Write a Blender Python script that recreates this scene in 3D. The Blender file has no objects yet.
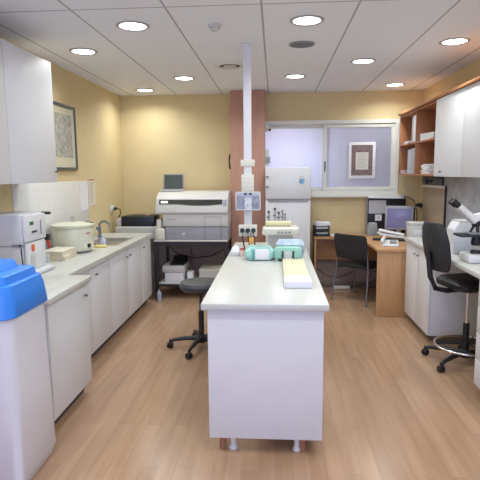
import bpy, bmesh, math, random
from mathutils import Vector, Matrix
random.seed(7)
sc = bpy.context.scene
COL = sc.collection
PI = math.pi

# ------------------------------------------------------------ camera
cam_d = bpy.data.cameras.new('camera'); cam = bpy.data.objects.new('camera', cam_d); COL.objects.link(cam)
cam_d.sensor_fit = 'HORIZONTAL'; cam_d.sensor_width = 36.0; cam_d.lens = 36.0 * 496.7 / 480.0
p_, y_, r_ = 0.13433, 0.069826, 0.008514
F_ = Vector((-math.sin(y_) * math.cos(p_), math.cos(y_) * math.cos(p_), -math.sin(p_)))
x0 = Vector((math.cos(y_), math.sin(y_), 0)); u0 = x0.cross(F_)
X_ = math.cos(r_) * x0 - math.sin(r_) * u0; U_ = X_.cross(F_)
M_ = Matrix((X_, U_, -F_)).transposed().to_4x4(); M_.translation = Vector((0, 0, 1.65))
cam.matrix_world = M_
cam_d.clip_start = 0.05
sc.camera = cam

# ------------------------------------------------------------ world, light, exposure
sc.view_settings.view_transform = 'Standard'; sc.view_settings.look = 'None'
sc.view_settings.gamma = 1.0; sc.view_settings.use_curve_mapping = False
sc.view_settings.exposure = 0.05
w = bpy.data.worlds.new('sky'); sc.world = w; w.use_nodes = True
w.node_tree.nodes['Background'].inputs[0].default_value = (0.62, 0.68, 1.0, 1)
w.node_tree.nodes['Background'].inputs[1].default_value = 0.6

def area(name, loc, rot, sx, sy, power, col, shape='RECTANGLE', spread=PI):
    l = bpy.data.lights.new(name, 'AREA'); l.shape = shape; l.size = sx; l.size_y = sy
    l.energy = power; l.color = col; l.spread = spread
    o = bpy.data.objects.new(name, l); COL.objects.link(o); o.location = loc; o.rotation_euler = rot
    return o
# daylight through the wide window in the wall behind the camera
area('daylight_window_front', (0.1, -1.7, 1.6), (PI / 2, 0, 0), 3.4, 1.7, 84, (0.42, 0.53, 1.0))
# lamps of the neighbouring room that light the frosted panes from behind
area('neighbour_room_lamp', (0.15, 8.0, 1.95), (-PI / 2, 0, 0), 0.8, 0.7, 24, (0.95, 0.92, 1.0))

# ------------------------------------------------------------ materials
MATS = {}
def mat(name, col, rough=0.5, metal=0.0, var=0.04, scale=6.0, bump=0.0, bscale=60.0, spec=0.5, coat=0.0, trans=0.0, alpha=1.0, emit=None, estr=0.0):
    if name in MATS: return MATS[name]
    m = bpy.data.materials.new(name); m.use_nodes = True
    nt = m.node_tree; b = nt.nodes['Principled BSDF']
    tc = nt.nodes.new('ShaderNodeTexCoord')
    n = nt.nodes.new('ShaderNodeTexNoise'); n.inputs['Scale'].default_value = scale; n.inputs['Detail'].default_value = 3
    nt.links.new(tc.outputs['Object'], n.inputs['Vector'])
    r = nt.nodes.new('ShaderNodeValToRGB')
    r.color_ramp.elements[0].position = 0.3; r.color_ramp.elements[1].position = 0.7
    r.color_ramp.elements[0].color = (*[max(0, c * (1 - var)) for c in col], 1)
    r.color_ramp.elements[1].color = (*[min(1, c * (1 + var)) for c in col], 1)
    nt.links.new(n.outputs['Fac'], r.inputs['Fac']); nt.links.new(r.outputs['Color'], b.inputs['Base Color'])
    b.inputs['Roughness'].default_value = rough; b.inputs['Metallic'].default_value = metal
    b.inputs['Specular IOR Level'].default_value = spec; b.inputs['Coat Weight'].default_value = coat
    b.inputs['Transmission Weight'].default_value = trans; b.inputs['Alpha'].default_value = alpha
    if emit: b.inputs['Emission Color'].default_value = (*emit, 1); b.inputs['Emission Strength'].default_value = estr
    if bump:
        n2 = nt.nodes.new('ShaderNodeTexNoise'); n2.inputs['Scale'].default_value = bscale
        nt.links.new(tc.outputs['Object'], n2.inputs['Vector'])
        bp = nt.nodes.new('ShaderNodeBump'); bp.inputs['Strength'].default_value = bump; bp.inputs['Distance'].default_value = 0.01
        nt.links.new(n2.outputs['Fac'], bp.inputs['Height']); nt.links.new(bp.outputs['Normal'], b.inputs['Normal'])
    MATS[name] = m
    return m

def wood(name, c1, c2, axis='Z', rough=0.45, scale=3.0):
    if name in MATS: return MATS[name]
    m = bpy.data.materials.new(name); m.use_nodes = True; nt = m.node_tree; b = nt.nodes['Principled BSDF']
    tc = nt.nodes.new('ShaderNodeTexCoord'); mp = nt.nodes.new('ShaderNodeMapping')
    s = {'X': (1, 14, 14), 'Y': (14, 1, 14), 'Z': (14, 14, 1)}[axis]
    mp.inputs['Scale'].default_value = s
    n = nt.nodes.new('ShaderNodeTexNoise'); n.inputs['Scale'].default_value = scale; n.inputs['Detail'].default_value = 6
    r = nt.nodes.new('ShaderNodeValToRGB'); r.color_ramp.elements[0].position = .3; r.color_ramp.elements[1].position = .7
    r.color_ramp.elements[0].color = (*c1, 1); r.color_ramp.elements[1].color = (*c2, 1)
    nt.links.new(tc.outputs['Object'], mp.inputs['Vector']); nt.links.new(mp.outputs['Vector'], n.inputs['Vector'])
    nt.links.new(n.outputs['Fac'], r.inputs['Fac']); nt.links.new(r.outputs['Color'], b.inputs['Base Color'])
    b.inputs['Roughness'].default_value = rough
    MATS[name] = m
    return m

def floor_mat():
    m = bpy.data.materials.new('laminate_floor'); m.use_nodes = True; nt = m.node_tree; b = nt.nodes['Principled BSDF']; N = nt.nodes; L = nt.links
    tc = N.new('ShaderNodeTexCoord'); mp = N.new('ShaderNodeMapping'); mp.inputs['Rotation'].default_value = (0, 0, PI / 2)
    br = N.new('ShaderNodeTexBrick'); br.offset = 0.37; br.inputs['Scale'].default_value = 1
    br.inputs['Brick Width'].default_value = 1.29; br.inputs['Row Height'].default_value = 0.095
    br.inputs['Mortar Size'].default_value = 0.0008; br.inputs['Mortar Smooth'].default_value = 0.3; br.inputs['Bias'].default_value = 0
    br.inputs['Color1'].default_value = (0.385, 0.235, 0.14, 1); br.inputs['Color2'].default_value = (0.445, 0.28, 0.172, 1)
    br.inputs['Mortar'].default_value = (0.26, 0.16, 0.10, 1)
    L.new(tc.outputs['Object'], mp.inputs['Vector']); L.new(mp.outputs['Vector'], br.inputs['Vector'])
    mp2 = N.new('ShaderNodeMapping'); mp2.inputs['Scale'].default_value = (16, 1.1, 1)
    n = N.new('ShaderNodeTexNoise'); n.inputs['Scale'].default_value = 1.3; n.inputs['Detail'].default_value = 6
    L.new(tc.outputs['Object'], mp2.inputs['Vector']); L.new(mp2.outputs['Vector'], n.inputs['Vector'])
    r = N.new('ShaderNodeValToRGB'); r.color_ramp.elements[0].position = .25; r.color_ramp.elements[1].position = .8
    r.color_ramp.elements[0].color = (.86, .84, .82, 1); r.color_ramp.elements[1].color = (1.1, 1.12, 1.14, 1)
    L.new(n.outputs['Fac'], r.inputs['Fac'])
    mx = N.new('ShaderNodeMix'); mx.data_type = 'RGBA'; mx.blend_type = 'MULTIPLY'; mx.inputs['Factor'].default_value = 1
    L.new(br.outputs['Color'], mx.inputs['A']); L.new(r.outputs['Color'], mx.inputs['B']); L.new(mx.outputs['Result'], b.inputs['Base Color'])
    b.inputs['Roughness'].default_value = 0.24; b.inputs['Specular IOR Level'].default_value = 0.45
    MATS['floor'] = m
    return m

def ceil_mat():
    m = bpy.data.materials.new('ceiling_boards'); m.use_nodes = True; nt = m.node_tree; b = nt.nodes['Principled BSDF']; N = nt.nodes; L = nt.links
    tc = N.new('ShaderNodeTexCoord'); sp = N.new('ShaderNodeSeparateXYZ'); cb = N.new('ShaderNodeCombineXYZ')
    ay = N.new('ShaderNodeMath'); ay.inputs[1].default_value = -3.45 + 3.9; ax = N.new('ShaderNodeMath'); ax.inputs[1].default_value = 0.087 + 0.644 * 5
    L.new(tc.outputs['Object'], sp.inputs[0]); L.new(sp.outputs['Y'], ay.inputs[0]); L.new(sp.outputs['X'], ax.inputs[0]); L.new(ay.outputs[0], cb.inputs['X']); L.new(ax.outputs[0], cb.inputs['Y'])
    br = N.new('ShaderNodeTexBrick'); br.offset = 0.0; br.squash = 1.0; br.inputs['Scale'].default_value = 1
    br.inputs['Brick Width'].default_value = 3.9; br.inputs['Row Height'].default_value = 0.644
    br.inputs['Mortar Size'].default_value = 0.008; br.inputs['Mortar Smooth'].default_value = 0.1
    c = (0.80, 0.82, 0.87, 1)
    br.inputs['Color1'].default_value = c; br.inputs['Color2'].default_value = (0.81, 0.83, 0.875, 1); br.inputs['Mortar'].default_value = (0.40, 0.40, 0.42, 1)
    L.new(cb.outputs[0], br.inputs['Vector']); L.new(br.outputs['Color'], b.inputs['Base Color'])
    b.inputs['Roughness'].default_value = 0.85
    MATS['ceiling'] = m
    return m

floor_mat(); ceil_mat()
WALL = mat('ochre_wall_paint', (0.70, 0.56, 0.305), 0.75, var=0.02, bump=0.05, bscale=150)
WHITE = mat('white_laminate', (0.70, 0.70, 0.71), 0.5, var=0.01)
TOPM = mat('cream_worktop', (0.56, 0.56, 0.52), 0.3, var=0.015, scale=30)
ALU = mat('window_aluminium', (0.70, 0.69, 0.62), 0.4, var=0.01)
KNOB = mat('dark_metal_knob', (0.16, 0.15, 0.15), 0.35, 0.6)
BLK = mat('black_plastic', (0.014, 0.014, 0.016), 0.45, var=0.1)
DGREY = mat('dark_grey_vinyl', (0.045, 0.048, 0.055), 0.4, var=0.1)
CHROME = mat('chrome', (0.8, 0.8, 0.82), 0.15, 1.0)
STEEL = mat('brushed_steel', (0.55, 0.53, 0.48), 0.3, 0.9)
BEECH = wood('beech_veneer', (0.47, 0.25, 0.10), (0.56, 0.32, 0.145), 'X')
BEECHZ = wood('beech_veneer_upright', (0.45, 0.24, 0.10), (0.54, 0.31, 0.14), 'Z')
SHELFW = wood('orange_brown_veneer', (0.36, 0.145, 0.055), (0.44, 0.19, 0.075), 'Z')
PILW = wood('salmon_brown_veneer', (0.47, 0.25, 0.175), (0.51, 0.28, 0.20), 'Z', 0.5)
PAPER = mat('white_paper', (0.80, 0.79, 0.80), 0.8, var=0.02)
CREAM = mat('cream_enamel', (0.66, 0.66, 0.52), 0.35, var=0.01)
IVORY = mat('ivory_plastic', (0.70, 0.68, 0.58), 0.45, var=0.02)
LGREY = mat('light_grey_plastic', (0.56, 0.55, 0.52), 0.45, var=0.02)
MGREY = mat('mid_grey_plastic', (0.27, 0.27, 0.29), 0.45, var=0.02)
BLUE = mat('bright_blue_plastic', (0.035, 0.24, 0.80), 0.35, var=0.03)

# ------------------------------------------------------------ mesh builder
class MB:
    def __init__(s): s.bm = bmesh.new()
    def _xf(s, vs, rot=None, piv=None):
        if rot is not None:
            bmesh.ops.rotate(s.bm, verts=vs, cent=Vector(piv), matrix=rot)
    def box(s, x0, x1, y0, y1, z0, z1, bev=0.0, rot=None, piv=None, seg=2):
        r = bmesh.ops.create_cube(s.bm, size=1); vs = r['verts']
        for v in vs:
            v.co = Vector(((x0 + x1) / 2 + v.co.x * (x1 - x0), (y0 + y1) / 2 + v.co.y * (y1 - y0), (z0 + z1) / 2 + v.co.z * (z1 - z0)))
        if bev:
            es = list({e for v in vs for e in v.link_edges})
            g = bmesh.ops.bevel(s.bm, geom=es, offset=bev, segments=seg, affect='EDGES', profile=0.5)
            vs = list({v for f in g['faces'] for v in f.verts} | {v for v in vs if v.is_valid})
        s._xf(vs, rot, piv if piv else ((x0 + x1) / 2, (y0 + y1) / 2, (z0 + z1) / 2))
        return s
    def cyl(s, p0, p1, r0, r1=None, n=20):
        p0 = Vector(p0); p1 = Vector(p1); r1 = r0 if r1 is None else r1
        d = p1 - p0; L = d.length
        r = bmesh.ops.create_cone(s.bm, cap_ends=True, segments=n, radius1=r0, radius2=r1, depth=L)
        q = d.to_track_quat('Z', 'Y').to_matrix()
        for v in r['verts']: v.co = q @ v.co + (p0 + p1) / 2
        return s
    def tube(s, pts, r, n=10, closed=False):
        pts = [Vector(p) for p in pts]; N = len(pts); rings = []
        for i, p in enumerate(pts):
            a = pts[(i - 1) % N] if (i > 0 or closed) else p; b = pts[(i + 1) % N] if (i < N - 1 or closed) else p
            t = (b - a).normalized(); up = Vector((0, 0, 1)) if abs(t.z) < .9 else Vector((0, 1, 0))
            u = t.cross(up).normalized(); v = t.cross(u)
            rr = r[i] if isinstance(r, (list, tuple)) else r
            rings.append([s.bm.verts.new(p + rr * (math.cos(2 * PI * k / n) * u + math.sin(2 * PI * k / n) * v)) for k in range(n)])
        for i in range(N if closed else N - 1):
            A = rings[i]; B = rings[(i + 1) % N]
            if closed and i == N - 1:
                off = min(range(n), key=lambda o: (A[0].co - B[o].co).length); B = B[off:] + B[:off]
            for k in range(n): s.bm.faces.new((A[k], A[(k + 1) % n], B[(k + 1) % n], B[k]))
        if not closed: s.bm.faces.new(rings[0][::-1]); s.bm.faces.new(rings[-1])
        return s
    def lathe(s, prof, c=(0, 0, 0), n=32, sx=1, sy=1):
        rings = []
        for (r, z) in prof:
            if r < 1e-5: rings.append([s.bm.verts.new((c[0], c[1], c[2] + z))])
            else: rings.append([s.bm.verts.new((c[0] + sx * r * math.cos(2 * PI * k / n), c[1] + sy * r * math.sin(2 * PI * k / n), c[2] + z)) for k in range(n)])
        for A, B in zip(rings, rings[1:]):
            if len(A) == 1 and len(B) == 1: continue
            for k in range(n):
                k2 = (k + 1) % n
                if len(A) == 1: s.bm.faces.new((A[0], B[k2], B[k]))
                elif len(B) == 1: s.bm.faces.new((A[k], A[k2], B[0]))
                else: s.bm.faces.new((A[k], A[k2], B[k2], B[k]))
        if len(rings[0]) > 1: s.bm.faces.new(rings[0][::-1])
        if len(rings[-1]) > 1: s.bm.faces.new(rings[-1])
        return s
    def prism(s, pts, ax, a0, a1, bev=0.0):
        """pts 2-D outline in the other two axes (in x,y,z order), extruded along ax"""
        def mk(p, a):
            return {'X': (a, p[0], p[1]), 'Y': (p[0], a, p[1]), 'Z': (p[0], p[1], a)}[ax]
        A = [s.bm.verts.new(mk(p, a0)) for p in pts]; B = [s.bm.verts.new(mk(p, a1)) for p in pts]
        n = len(pts)
        fs = [s.bm.faces.new(A), s.bm.faces.new(B[::-1])]
        for i in range(n): fs.append(s.bm.faces.new((A[i], B[i], B[(i + 1) % n], A[(i + 1) % n])))
        if bev:
            es = list({e for v in A + B for e in v.link_edges})
            bmesh.ops.bevel(s.bm, geom=es, offset=bev, segments=2, affect='EDGES', profile=.5)
        return s
    def loft(s, rings):
        R = [[s.bm.verts.new(p) for p in ring] for ring in rings]; n = len(R[0])
        for A, B in zip(R, R[1:]):
            for k in range(n): s.bm.faces.new((A[k], A[(k + 1) % n], B[(k + 1) % n], B[k]))
        s.bm.faces.new(R[0][::-1]); s.bm.faces.new(R[-1])
        return s
    def build(s, name, m, parent=None, world=False, smooth=True):
        bm = s.bm
        bmesh.ops.recalc_face_normals(bm, faces=bm.faces[:])
        off = Vector((0, 0, 0)); org = Vector((0, 0, 0))
        if parent is None:
            xs = [v.co for v in bm.verts]
            org = Vector(((min(c.x for c in xs) + max(c.x for c in xs)) / 2, (min(c.y for c in xs) + max(c.y for c in xs)) / 2, min(c.z for c in xs)))
            off = org
        elif world:
            q = parent
            while q: off = off + q.location; q = q.parent
        if off.length: bmesh.ops.translate(bm, verts=bm.verts[:], vec=-off)
        me = bpy.data.meshes.new(name); bm.to_mesh(me); bm.free()
        if smooth:
            for p in me.polygons: p.use_smooth = True
            try: me.set_sharp_from_angle(angle=math.radians(38))
            except Exception: pass
        me.materials.append(m if not isinstance(m, str) else MATS[m])
        o = bpy.data.objects.new(name, me); COL.objects.link(o); o.location = org if parent is None else (0, 0, 0)
        o.parent = parent
        return o

def tag(o, label, cat, group=None, kind=None):
    o['label'] = label; o['category'] = cat
    if group: o['group'] = group
    if kind: o['kind'] = kind
    return o
def thing(name, label, cat, loc=(0, 0, 0), rz=0, group=None):
    o = bpy.data.objects.new(name, None); o.empty_display_size = 0.1; COL.objects.link(o)
    o.location = loc; o.rotation_euler = (0, 0, rz)
    return tag(o, label, cat, group)
def struct(o): o['kind'] = 'structure'; return o
def dup(root, loc, rz=None, label=None, group=None):
    def cp(o, par):
        c = o.copy(); COL.objects.link(c); c.parent = par
        for ch in o.children: cp(ch, c)
        return c
    c = cp(root, None); c.location = loc
    if rz is not None: c.rotation_euler = (0, 0, rz)
    if label: c['label'] = label
    if group: c['group'] = group
    return c
def rrect(cx, cy, hx, hy, r, n=5):
    pts = []
    for (sx, sy, a0) in ((1, 1, 0), (-1, 1, 90), (-1, -1, 180), (1, -1, 270)):
        for k in range(n + 1):
            a = math.radians(a0 + 90 * k / n)
            pts.append((cx + sx * (hx - r) + r * math.cos(a), cy + sy * (hy - r) + r * math.sin(a)))
    return pts
RX = lambda a: Matrix.Rotation(a, 3, 'X')
RY = lambda a: Matrix.Rotation(a, 3, 'Y')
RZ = lambda a: Matrix.Rotation(a, 3, 'Z')

# ------------------------------------------------------------ room
XL, XR, YB, YF, H = -2.20, 2.03, 7.15, -2.0, 2.75
T = 0.12
struct(MB().box(XL - T, XR + T, YF - T, YB + T, -0.1, 0).build('floor', MATS['floor'], smooth=False))
MB_c = MB().box(XL - T, XR + T, YF - T, YB + T, H, H + .1)
c_ = MB_c.build('ceiling', MATS['ceiling'], smooth=False)
for v in c_.data.vertices: v.co += Vector(c_.location)
c_.location = (0, 0, 0); struct(c_)
struct(MB().box(XL - T, XL, YF, YB, 0, H).build('wall_left', WALL, smooth=False))
struct(MB().box(XR, XR + T, YF, YB, 0, H).build('wall_right', WALL, smooth=False))
WX0, WX1, WZ0, WZ1 = -0.40, 1.72, 1.335, 2.365
b = MB()
b.box(XL - T, WX0, YB, YB + T, 0, H).box(WX1, XR + T, YB, YB + T, 0, H).box(WX0, WX1, YB, YB + T, 0, WZ0).box(WX0, WX1, YB, YB + T, WZ1, H)
struct(b.build('wall_back', WALL, smooth=False))
b = MB()
b.box(XL - T, -1.7, YF - T, YF, 0, H).box(1.9, XR + T, YF - T, YF, 0, H).box(-1.7, 1.9, YF - T, YF, 0, .7).box(-1.7, 1.9, YF - T, YF, 2.5, H)
struct(b.build('wall_front', WALL, smooth=False))
# the room beyond the frosted window
b = MB()
NEI = mat('neighbour_room_white', (0.7, 0.7, 0.74), 0.8)
b.box(-1.2, 2.3, 8.6, 8.68, 0.9, 2.9).box(-1.28, -1.2, YB + T, 8.68, 0.9, 2.9).box(2.3, 2.38, YB + T, 8.68, 0.9, 2.9).box(-1.28, 2.38, YB + T, 8.68, 0.82, 0.9).box(-1.28, 2.38, YB + T, 8.68, 2.9, 2.98)
struct(b.build('wall_beyond', NEI, smooth=False))
# skirting
SK = mat('skirting_taupe', (0.25, 0.2, 0.17), 0.5)
struct(MB().box(XL + .003, XR - .003, YB - .014, YB - .001, 0.001, .08, .003).build('baseboard_back', SK))
struct(MB().box(XR - .014, XR - .001, YF + .01, YB - .02, 0.001, .08, .003).build('baseboard_right', SK))
struct(MB().box(XL + .001, XL + .014, YF + .01, YB - .02, 0.001, .08, .003).build('baseboard_left', SK))
# lower wall band behind benches in taupe, their shade put into the colour
LOW_SHADE = mat('taupe_shaded_wall', (0.36, 0.27, 0.23), 0.7)
struct(MB().box(-2.19, .5, YB - .006, YB - .0005, .082, .78).build('trim_2', LOW_SHADE))
struct(MB().box(.57, 1.6, YB - .006, YB - .0005, .082, .40).build('trim_3', LOW_SHADE))

# window in the back wall
def frosted(name, col, rough):
    m = bpy.data.materials.new(name); m.use_nodes = True; nt = m.node_tree; N = nt.nodes; L = nt.links
    for n in list(N): N.remove(n)
    out = N.new('ShaderNodeOutputMaterial'); tr = N.new('ShaderNodeBsdfTranslucent'); df = N.new('ShaderNodeBsdfDiffuse'); gl = N.new('ShaderNodeBsdfGlossy')
    tc = N.new('ShaderNodeTexCoord'); no = N.new('ShaderNodeTexNoise'); no.inputs['Scale'].default_value = 3
    rp = N.new('ShaderNodeValToRGB'); rp.color_ramp.elements[0].color = (*[c * .93 for c in col], 1); rp.color_ramp.elements[1].color = (*col, 1)
    L.new(tc.outputs['Object'], no.inputs['Vector']); L.new(no.outputs['Fac'], rp.inputs['Fac'])
    L.new(rp.outputs['Color'], tr.inputs['Color']); L.new(rp.outputs['Color'], df.inputs['Color']); gl.inputs['Roughness'].default_value = rough
    m1 = N.new('ShaderNodeMixShader'); m1.inputs[0].default_value = .75; L.new(df.outputs[0], m1.inputs[1]); L.new(tr.outputs[0], m1.inputs[2])
    fr = N.new('ShaderNodeFresnel'); fr.inputs['IOR'].default_value = 1.45
    m2 = N.new('ShaderNodeMixShader'); L.new(fr.outputs[0], m2.inputs[0]); L.new(m1.outputs[0], m2.inputs[1]); L.new(gl.outputs[0], m2.inputs[2])
    L.new(m2.outputs[0], out.inputs['Surface'])
    return m
FROST = frosted('frosted_film_glass', (0.82, 0.83, 0.93), 0.08)
win = bpy.data.objects.new('window_1', None); COL.objects.link(win); win.location = ((WX0 + WX1) / 2, YB, WZ0); win['kind'] = 'structure'
b = MB(); f = .05; y0, y1 = YB - .035, YB + .06
b.box(WX0, WX1, y0, y1, WZ1 - f, WZ1).box(WX0, WX1, y0, y1, WZ0, WZ0 + f).box(WX0, WX0 + f, y0, y1, WZ0 + f, WZ1 - f).box(WX1 - f, WX1, y0, y1, WZ0 + f, WZ1 - f)
b.build('window_frame', ALU, win, True)
def sash(xa, xb, yy):
    b = MB(); g = .055
    b.box(xa, xb, yy, yy + .035, WZ1 - f - g, WZ1 - f - .002, .003).box(xa, xb, yy, yy + .035, WZ0 + f + .002, WZ0 + f + g, .003)
    b.box(xa, xa + g, yy, yy + .035, WZ0 + f + g, WZ1 - f - g).box(xb - g, xb, yy, yy + .035, WZ0 + f + g, WZ1 - f - g)
    s = b.build('window_sash', ALU, win, True)
    MB().box(xa + g - .003, xb - g + .003, yy + .014, yy + .02, WZ0 + f + g - .003, WZ1 - f - g + .003).build('window_pane', FROST, s, True, smooth=False)
    return s
sash(WX0 + f, 0.735, YB + .02)
sr = sash(0.68, WX1 - f, YB - .018)
MB().box(.70, .715, YB - .036, YB - .018, 1.66, 1.80, .004).build('sash_handle', BLK, sr, True)
MB().box(WX0, 1.80, YB - .10, YB - .036, WZ0 - .035, WZ0 - .002, .005).build('window_sill', ALU, win, True)
# daylight window behind the camera (frame only, the opening faces the sky)
b = MB(); b.box(-1.7, 1.9, YF - .09, YF - .03, .7, .76).box(-1.7, 1.9, YF - .09, YF - .03, 2.44, 2.5).box(-1.7, -1.64, YF - .09, YF - .03, .7, 2.5).box(1.84, 1.9, YF - .09, YF - .03, .7, 2.5).box(.07, .13, YF - .09, YF - .03, .7, 2.5)
struct(b.build('window_2', ALU))

# left tiled splashback
def tile_mat():
    m = bpy.data.materials.new('white_glazed_tiles'); m.use_nodes = True; nt = m.node_tree; N = nt.nodes; L = nt.links; bs = N['Principled BSDF']
    tc = N.new('ShaderNodeTexCoord'); sp = N.new('ShaderNodeSeparateXYZ'); cb = N.new('ShaderNodeCombineXYZ'); br = N.new('ShaderNodeTexBrick')
    L.new(tc.outputs['Object'], sp.inputs[0]); L.new(sp.outputs['Y'], cb.inputs['X']); L.new(sp.outputs['Z'], cb.inputs['Y']); L.new(cb.outputs[0], br.inputs['Vector'])
    br.offset = 0; br.inputs['Scale'].default_value = 1; br.inputs['Brick Width'].default_value = .2; br.inputs['Row Height'].default_value = .2; br.inputs['Mortar Size'].default_value = .002
    br.inputs['Color1'].default_value = (.78, .775, .74, 1); br.inputs['Color2'].default_value = (.79, .78, .75, 1); br.inputs['Mortar'].default_value = (.66, .65, .62, 1)
    L.new(br.outputs['Color'], bs.inputs['Base Color']); bs.inputs['Roughness'].default_value = .2
    return m
struct(MB().box(XL + .0005, XL + .010, 4.05, 5.74, .905, 1.575, .002).build('trim_1', tile_mat()))
# right splashback, grey stone laminate
STONE = mat('grey_stone_laminate', (0.50, 0.51, 0.55), 0.4, var=0.22, scale=7)
struct(MB().box(XR - .012, XR - .001, 1.6, 6.12, .935, 1.585, .002).build('trim_4', STONE))

# pillar clad in wood
p = struct(MB().box(-.598, -.130, 6.855, YB - .001, 0.002, H - .002, .004).build('wall_pillar', PILW))

# ------------------------------------------------------------ ceiling fittings
LAMP = mat('lamp_diffuser_glow', (1, 1, 1), 0.5, emit=(1.0, 0.97, 0.95), estr=9)
RING = mat('downlight_ring', (0.42, 0.42, 0.43), 0.3, 0.5)
def downlight():
    t = thing('ceiling_downlight', '', 'ceiling light', (0, 0, H), 0, None)
    MB().lathe([(.098, -.001), (.125, -.001), (.125, -.006), (.114, -.012), (.1, -.008), (.098, -.001)], n=40).build('trim_ring', RING, t)
    MB().lathe([(.0, -.0012), (.0975, -.0012), (.097, -.005), (.0, -.009)], n=40).build('lamp_diffuser', LAMP, t)
    return t
dl0 = downlight()
spots = [
 (-1.72, 4.56, 'round ceiling downlight left side, nearest above the left wall cabinets', 1),
 (-1.06, 3.84, 'large near downlight in the left half of the ceiling, before the smoke detector', 1),
 (-1.05, 5.92, 'round downlight left of the ceiling vent, further back', 1),
 (-1.71, 6.68, 'small far downlight by the back left corner of the ceiling', 1),
 (0.235, 3.83, 'near downlight right of the white pole, before the grey speaker grille', 1),
 (0.235, 5.95, 'downlight behind the grey speaker grille, near the window wall', 1),
 (0.884, 5.24, 'downlight alone between the speaker grille and the right wall cabinets', 1),
 (1.535, 4.55, 'large downlight at the right above the white wall cabinets', 1),
 (1.53, 6.66, 'small far downlight above the brown open shelves', 1),
 (-1.72, 2.44, '', 0), (0.884, 3.12, '', 0), (1.535, 2.43, '', 0), (-1.06, 1.72, '', 0), (.235, 1.72, '', 0), (.884, 1.0, '', 0), (-1.72, .3, '', 0)]
first = True
for (x, y, lab, vis) in spots:
    if vis:
        if first: d = dl0; d.location = (x, y, H); first = False
        else: d = dup(dl0, (x, y, H))
        d['label'] = lab; d['group'] = 'round ceiling downlights'
    else:
        d = dup(dl0, (x, y, H)); d['label'] = 'round ceiling downlight nearer the viewer, outside the picture'; d['group'] = 'downlights outside the picture'
    area('downlight_lamp', (x, y, H - .014), (0, 0, 0), .18, .18, 7.3, (.92, .985, 1.0), 'DISK', math.radians(150))
t = thing('ceiling_vent', 'round white air vent in the ceiling left of the white pole', 'vent', (-.457, 5.28, H))
MB().lathe([(.11, -.001), (.165, -.001), (.16, -.012), (.135, -.022), (.11, -.014), (.11, -.001)], n=40).build('vent_ring', ALU, t)
MB().lathe([(0, -.001), (.109, -.001), (.105, -.008), (0, -.006)], n=32).build('vent_opening', mat('vent_dark', (.05, .05, .055), .6), t)
MB().lathe([(0, -.012), (.07, -.014), (.06, -.03), (0, -.034)], n=32).build('vent_disc', LGREY, t)
t = thing('ceiling_speaker', 'round dark grey speaker grille in the ceiling between two downlights', 'speaker', (.236, 4.51, H))
MB().lathe([(.1, -.001), (.115, -.001), (.112, -.008), (.1, -.01), (.1, -.001)], n=40).build('speaker_ring', MGREY, t)
MB().lathe([(0, -.001), (.099, -.001), (.098, -.007), (0, -.010)], n=40).build('speaker_grille', mat('speaker_mesh', (.15, .15, .155), .6, var=.3, scale=120), t)
t = thing('smoke_detector', 'small white smoke detector on the ceiling', 'smoke detector', (-.45, 3.885, H))
MB().lathe([(0, -.001), (.05, -.001), (.05, -.012), (.045, -.02), (0, -.02)], n=28).build('detector_base', LGREY, t)
MB().lathe([(0, -.021), (.032, -.021), (.028, -.04), (.015, -.048), (0, -.05)], n=28).build('detector_sensor', LGREY, t)

# ------------------------------------------------------------ cabinets
def knob(b, x, y, z, dx=1):
    b.cyl((x, y, z), (x + dx * .014, y, z), .005, n=10).cyl((x + dx * .014, y, z), (x + dx * .024, y, z), .011, .009, n=14)
    return b
TOE = mat('dark_toe_kick', (0.10, 0.075, 0.06), 0.6)
def base_unit(lab, xb, xf, y0, y1, z0, z1, doors, grp, toe=True, drawers=0):
    """xb back x, xf front x, doors list of (ya, yb, knob_y)"""
    sg = 1 if xf > xb else -1
    t = thing('base_cabinet', lab, 'cabinet', ((xb + xf) / 2, (y0 + y1) / 2, 0), 0, grp)
    xi = xf - sg * .02
    MB().box(min(xb, xi), max(xb, xi), y0 + .001, y1 - .001, z0, z1, .002).build('carcass', WHITE, t, True)
    if toe: MB().box(min(xb, xf - sg * .07), max(xb, xf - sg * .07), y0 + .003, y1 - .003, .002, z0, 0).build('plinth', TOE, t, True)
    for (ya, yb, ky) in doors:
        d = MB().box(min(xi, xf) + (0.001 if sg > 0 else 0), max(xi, xf) - (0.001 if sg < 0 else 0), ya + .002, yb - .002, z0 + .004, z1 - .006, .002).build('door', WHITE, t, True)
        knob(MB(), xf, ky, z1 - .085, sg).build('knob', KNOB, d, True)
    if drawers:
        hh = (z1 - z0) / drawers
        for k in range(drawers):
            d = MB().box(min(xi, xf), max(xi, xf), y0 + .003, y1 - .003, z0 + k * hh + .003, z0 + (k + 1) * hh - .003, .002).build('drawer', WHITE, t, True)
            knob(MB(), xf, (y0 + y1) / 2, z0 + (k + .5) * hh, sg).build('knob', KNOB, d, True)
    return t
LB = XL + .016
G1 = 'white base cabinets along the left wall'
base_unit('white base cabinet beside the blue-lidded tank, standing further forward', LB, -1.385, 2.87, 3.53, .10, .86, [(2.87, 3.53, 3.45)], G1)
base_unit('white two-door base cabinet under the round cream centrifuge', LB, -1.575, 3.56, 4.60, .10, .86, [(3.56, 4.08, 4.0), (4.08, 4.60, 4.2)], G1)
base_unit('white two-door base cabinet in front of the sink, knobs side by side', LB, -1.575, 4.602, 5.72, .10, .86, [(4.602, 5.17, 5.11), (5.17, 5.72, 5.235)], G1)
base_unit('narrow white base cabinet at the far end of the left worktop', LB, -1.575, 5.722, 6.17, .10, .86, [(5.722, 6.17, 5.80)], G1)
tag(MB().box(XL + .012, -1.36, 2.84, 3.555, .862, .902, .006).build('worktop', TOPM), 'near cream worktop on the left holding the white water purifier', 'worktop')
b = MB(); wx0, wx1 = XL + .012, -1.55
sx0, sx1, sy0, sy1 = -2.03, -1.68, 5.10, 5.68
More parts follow.
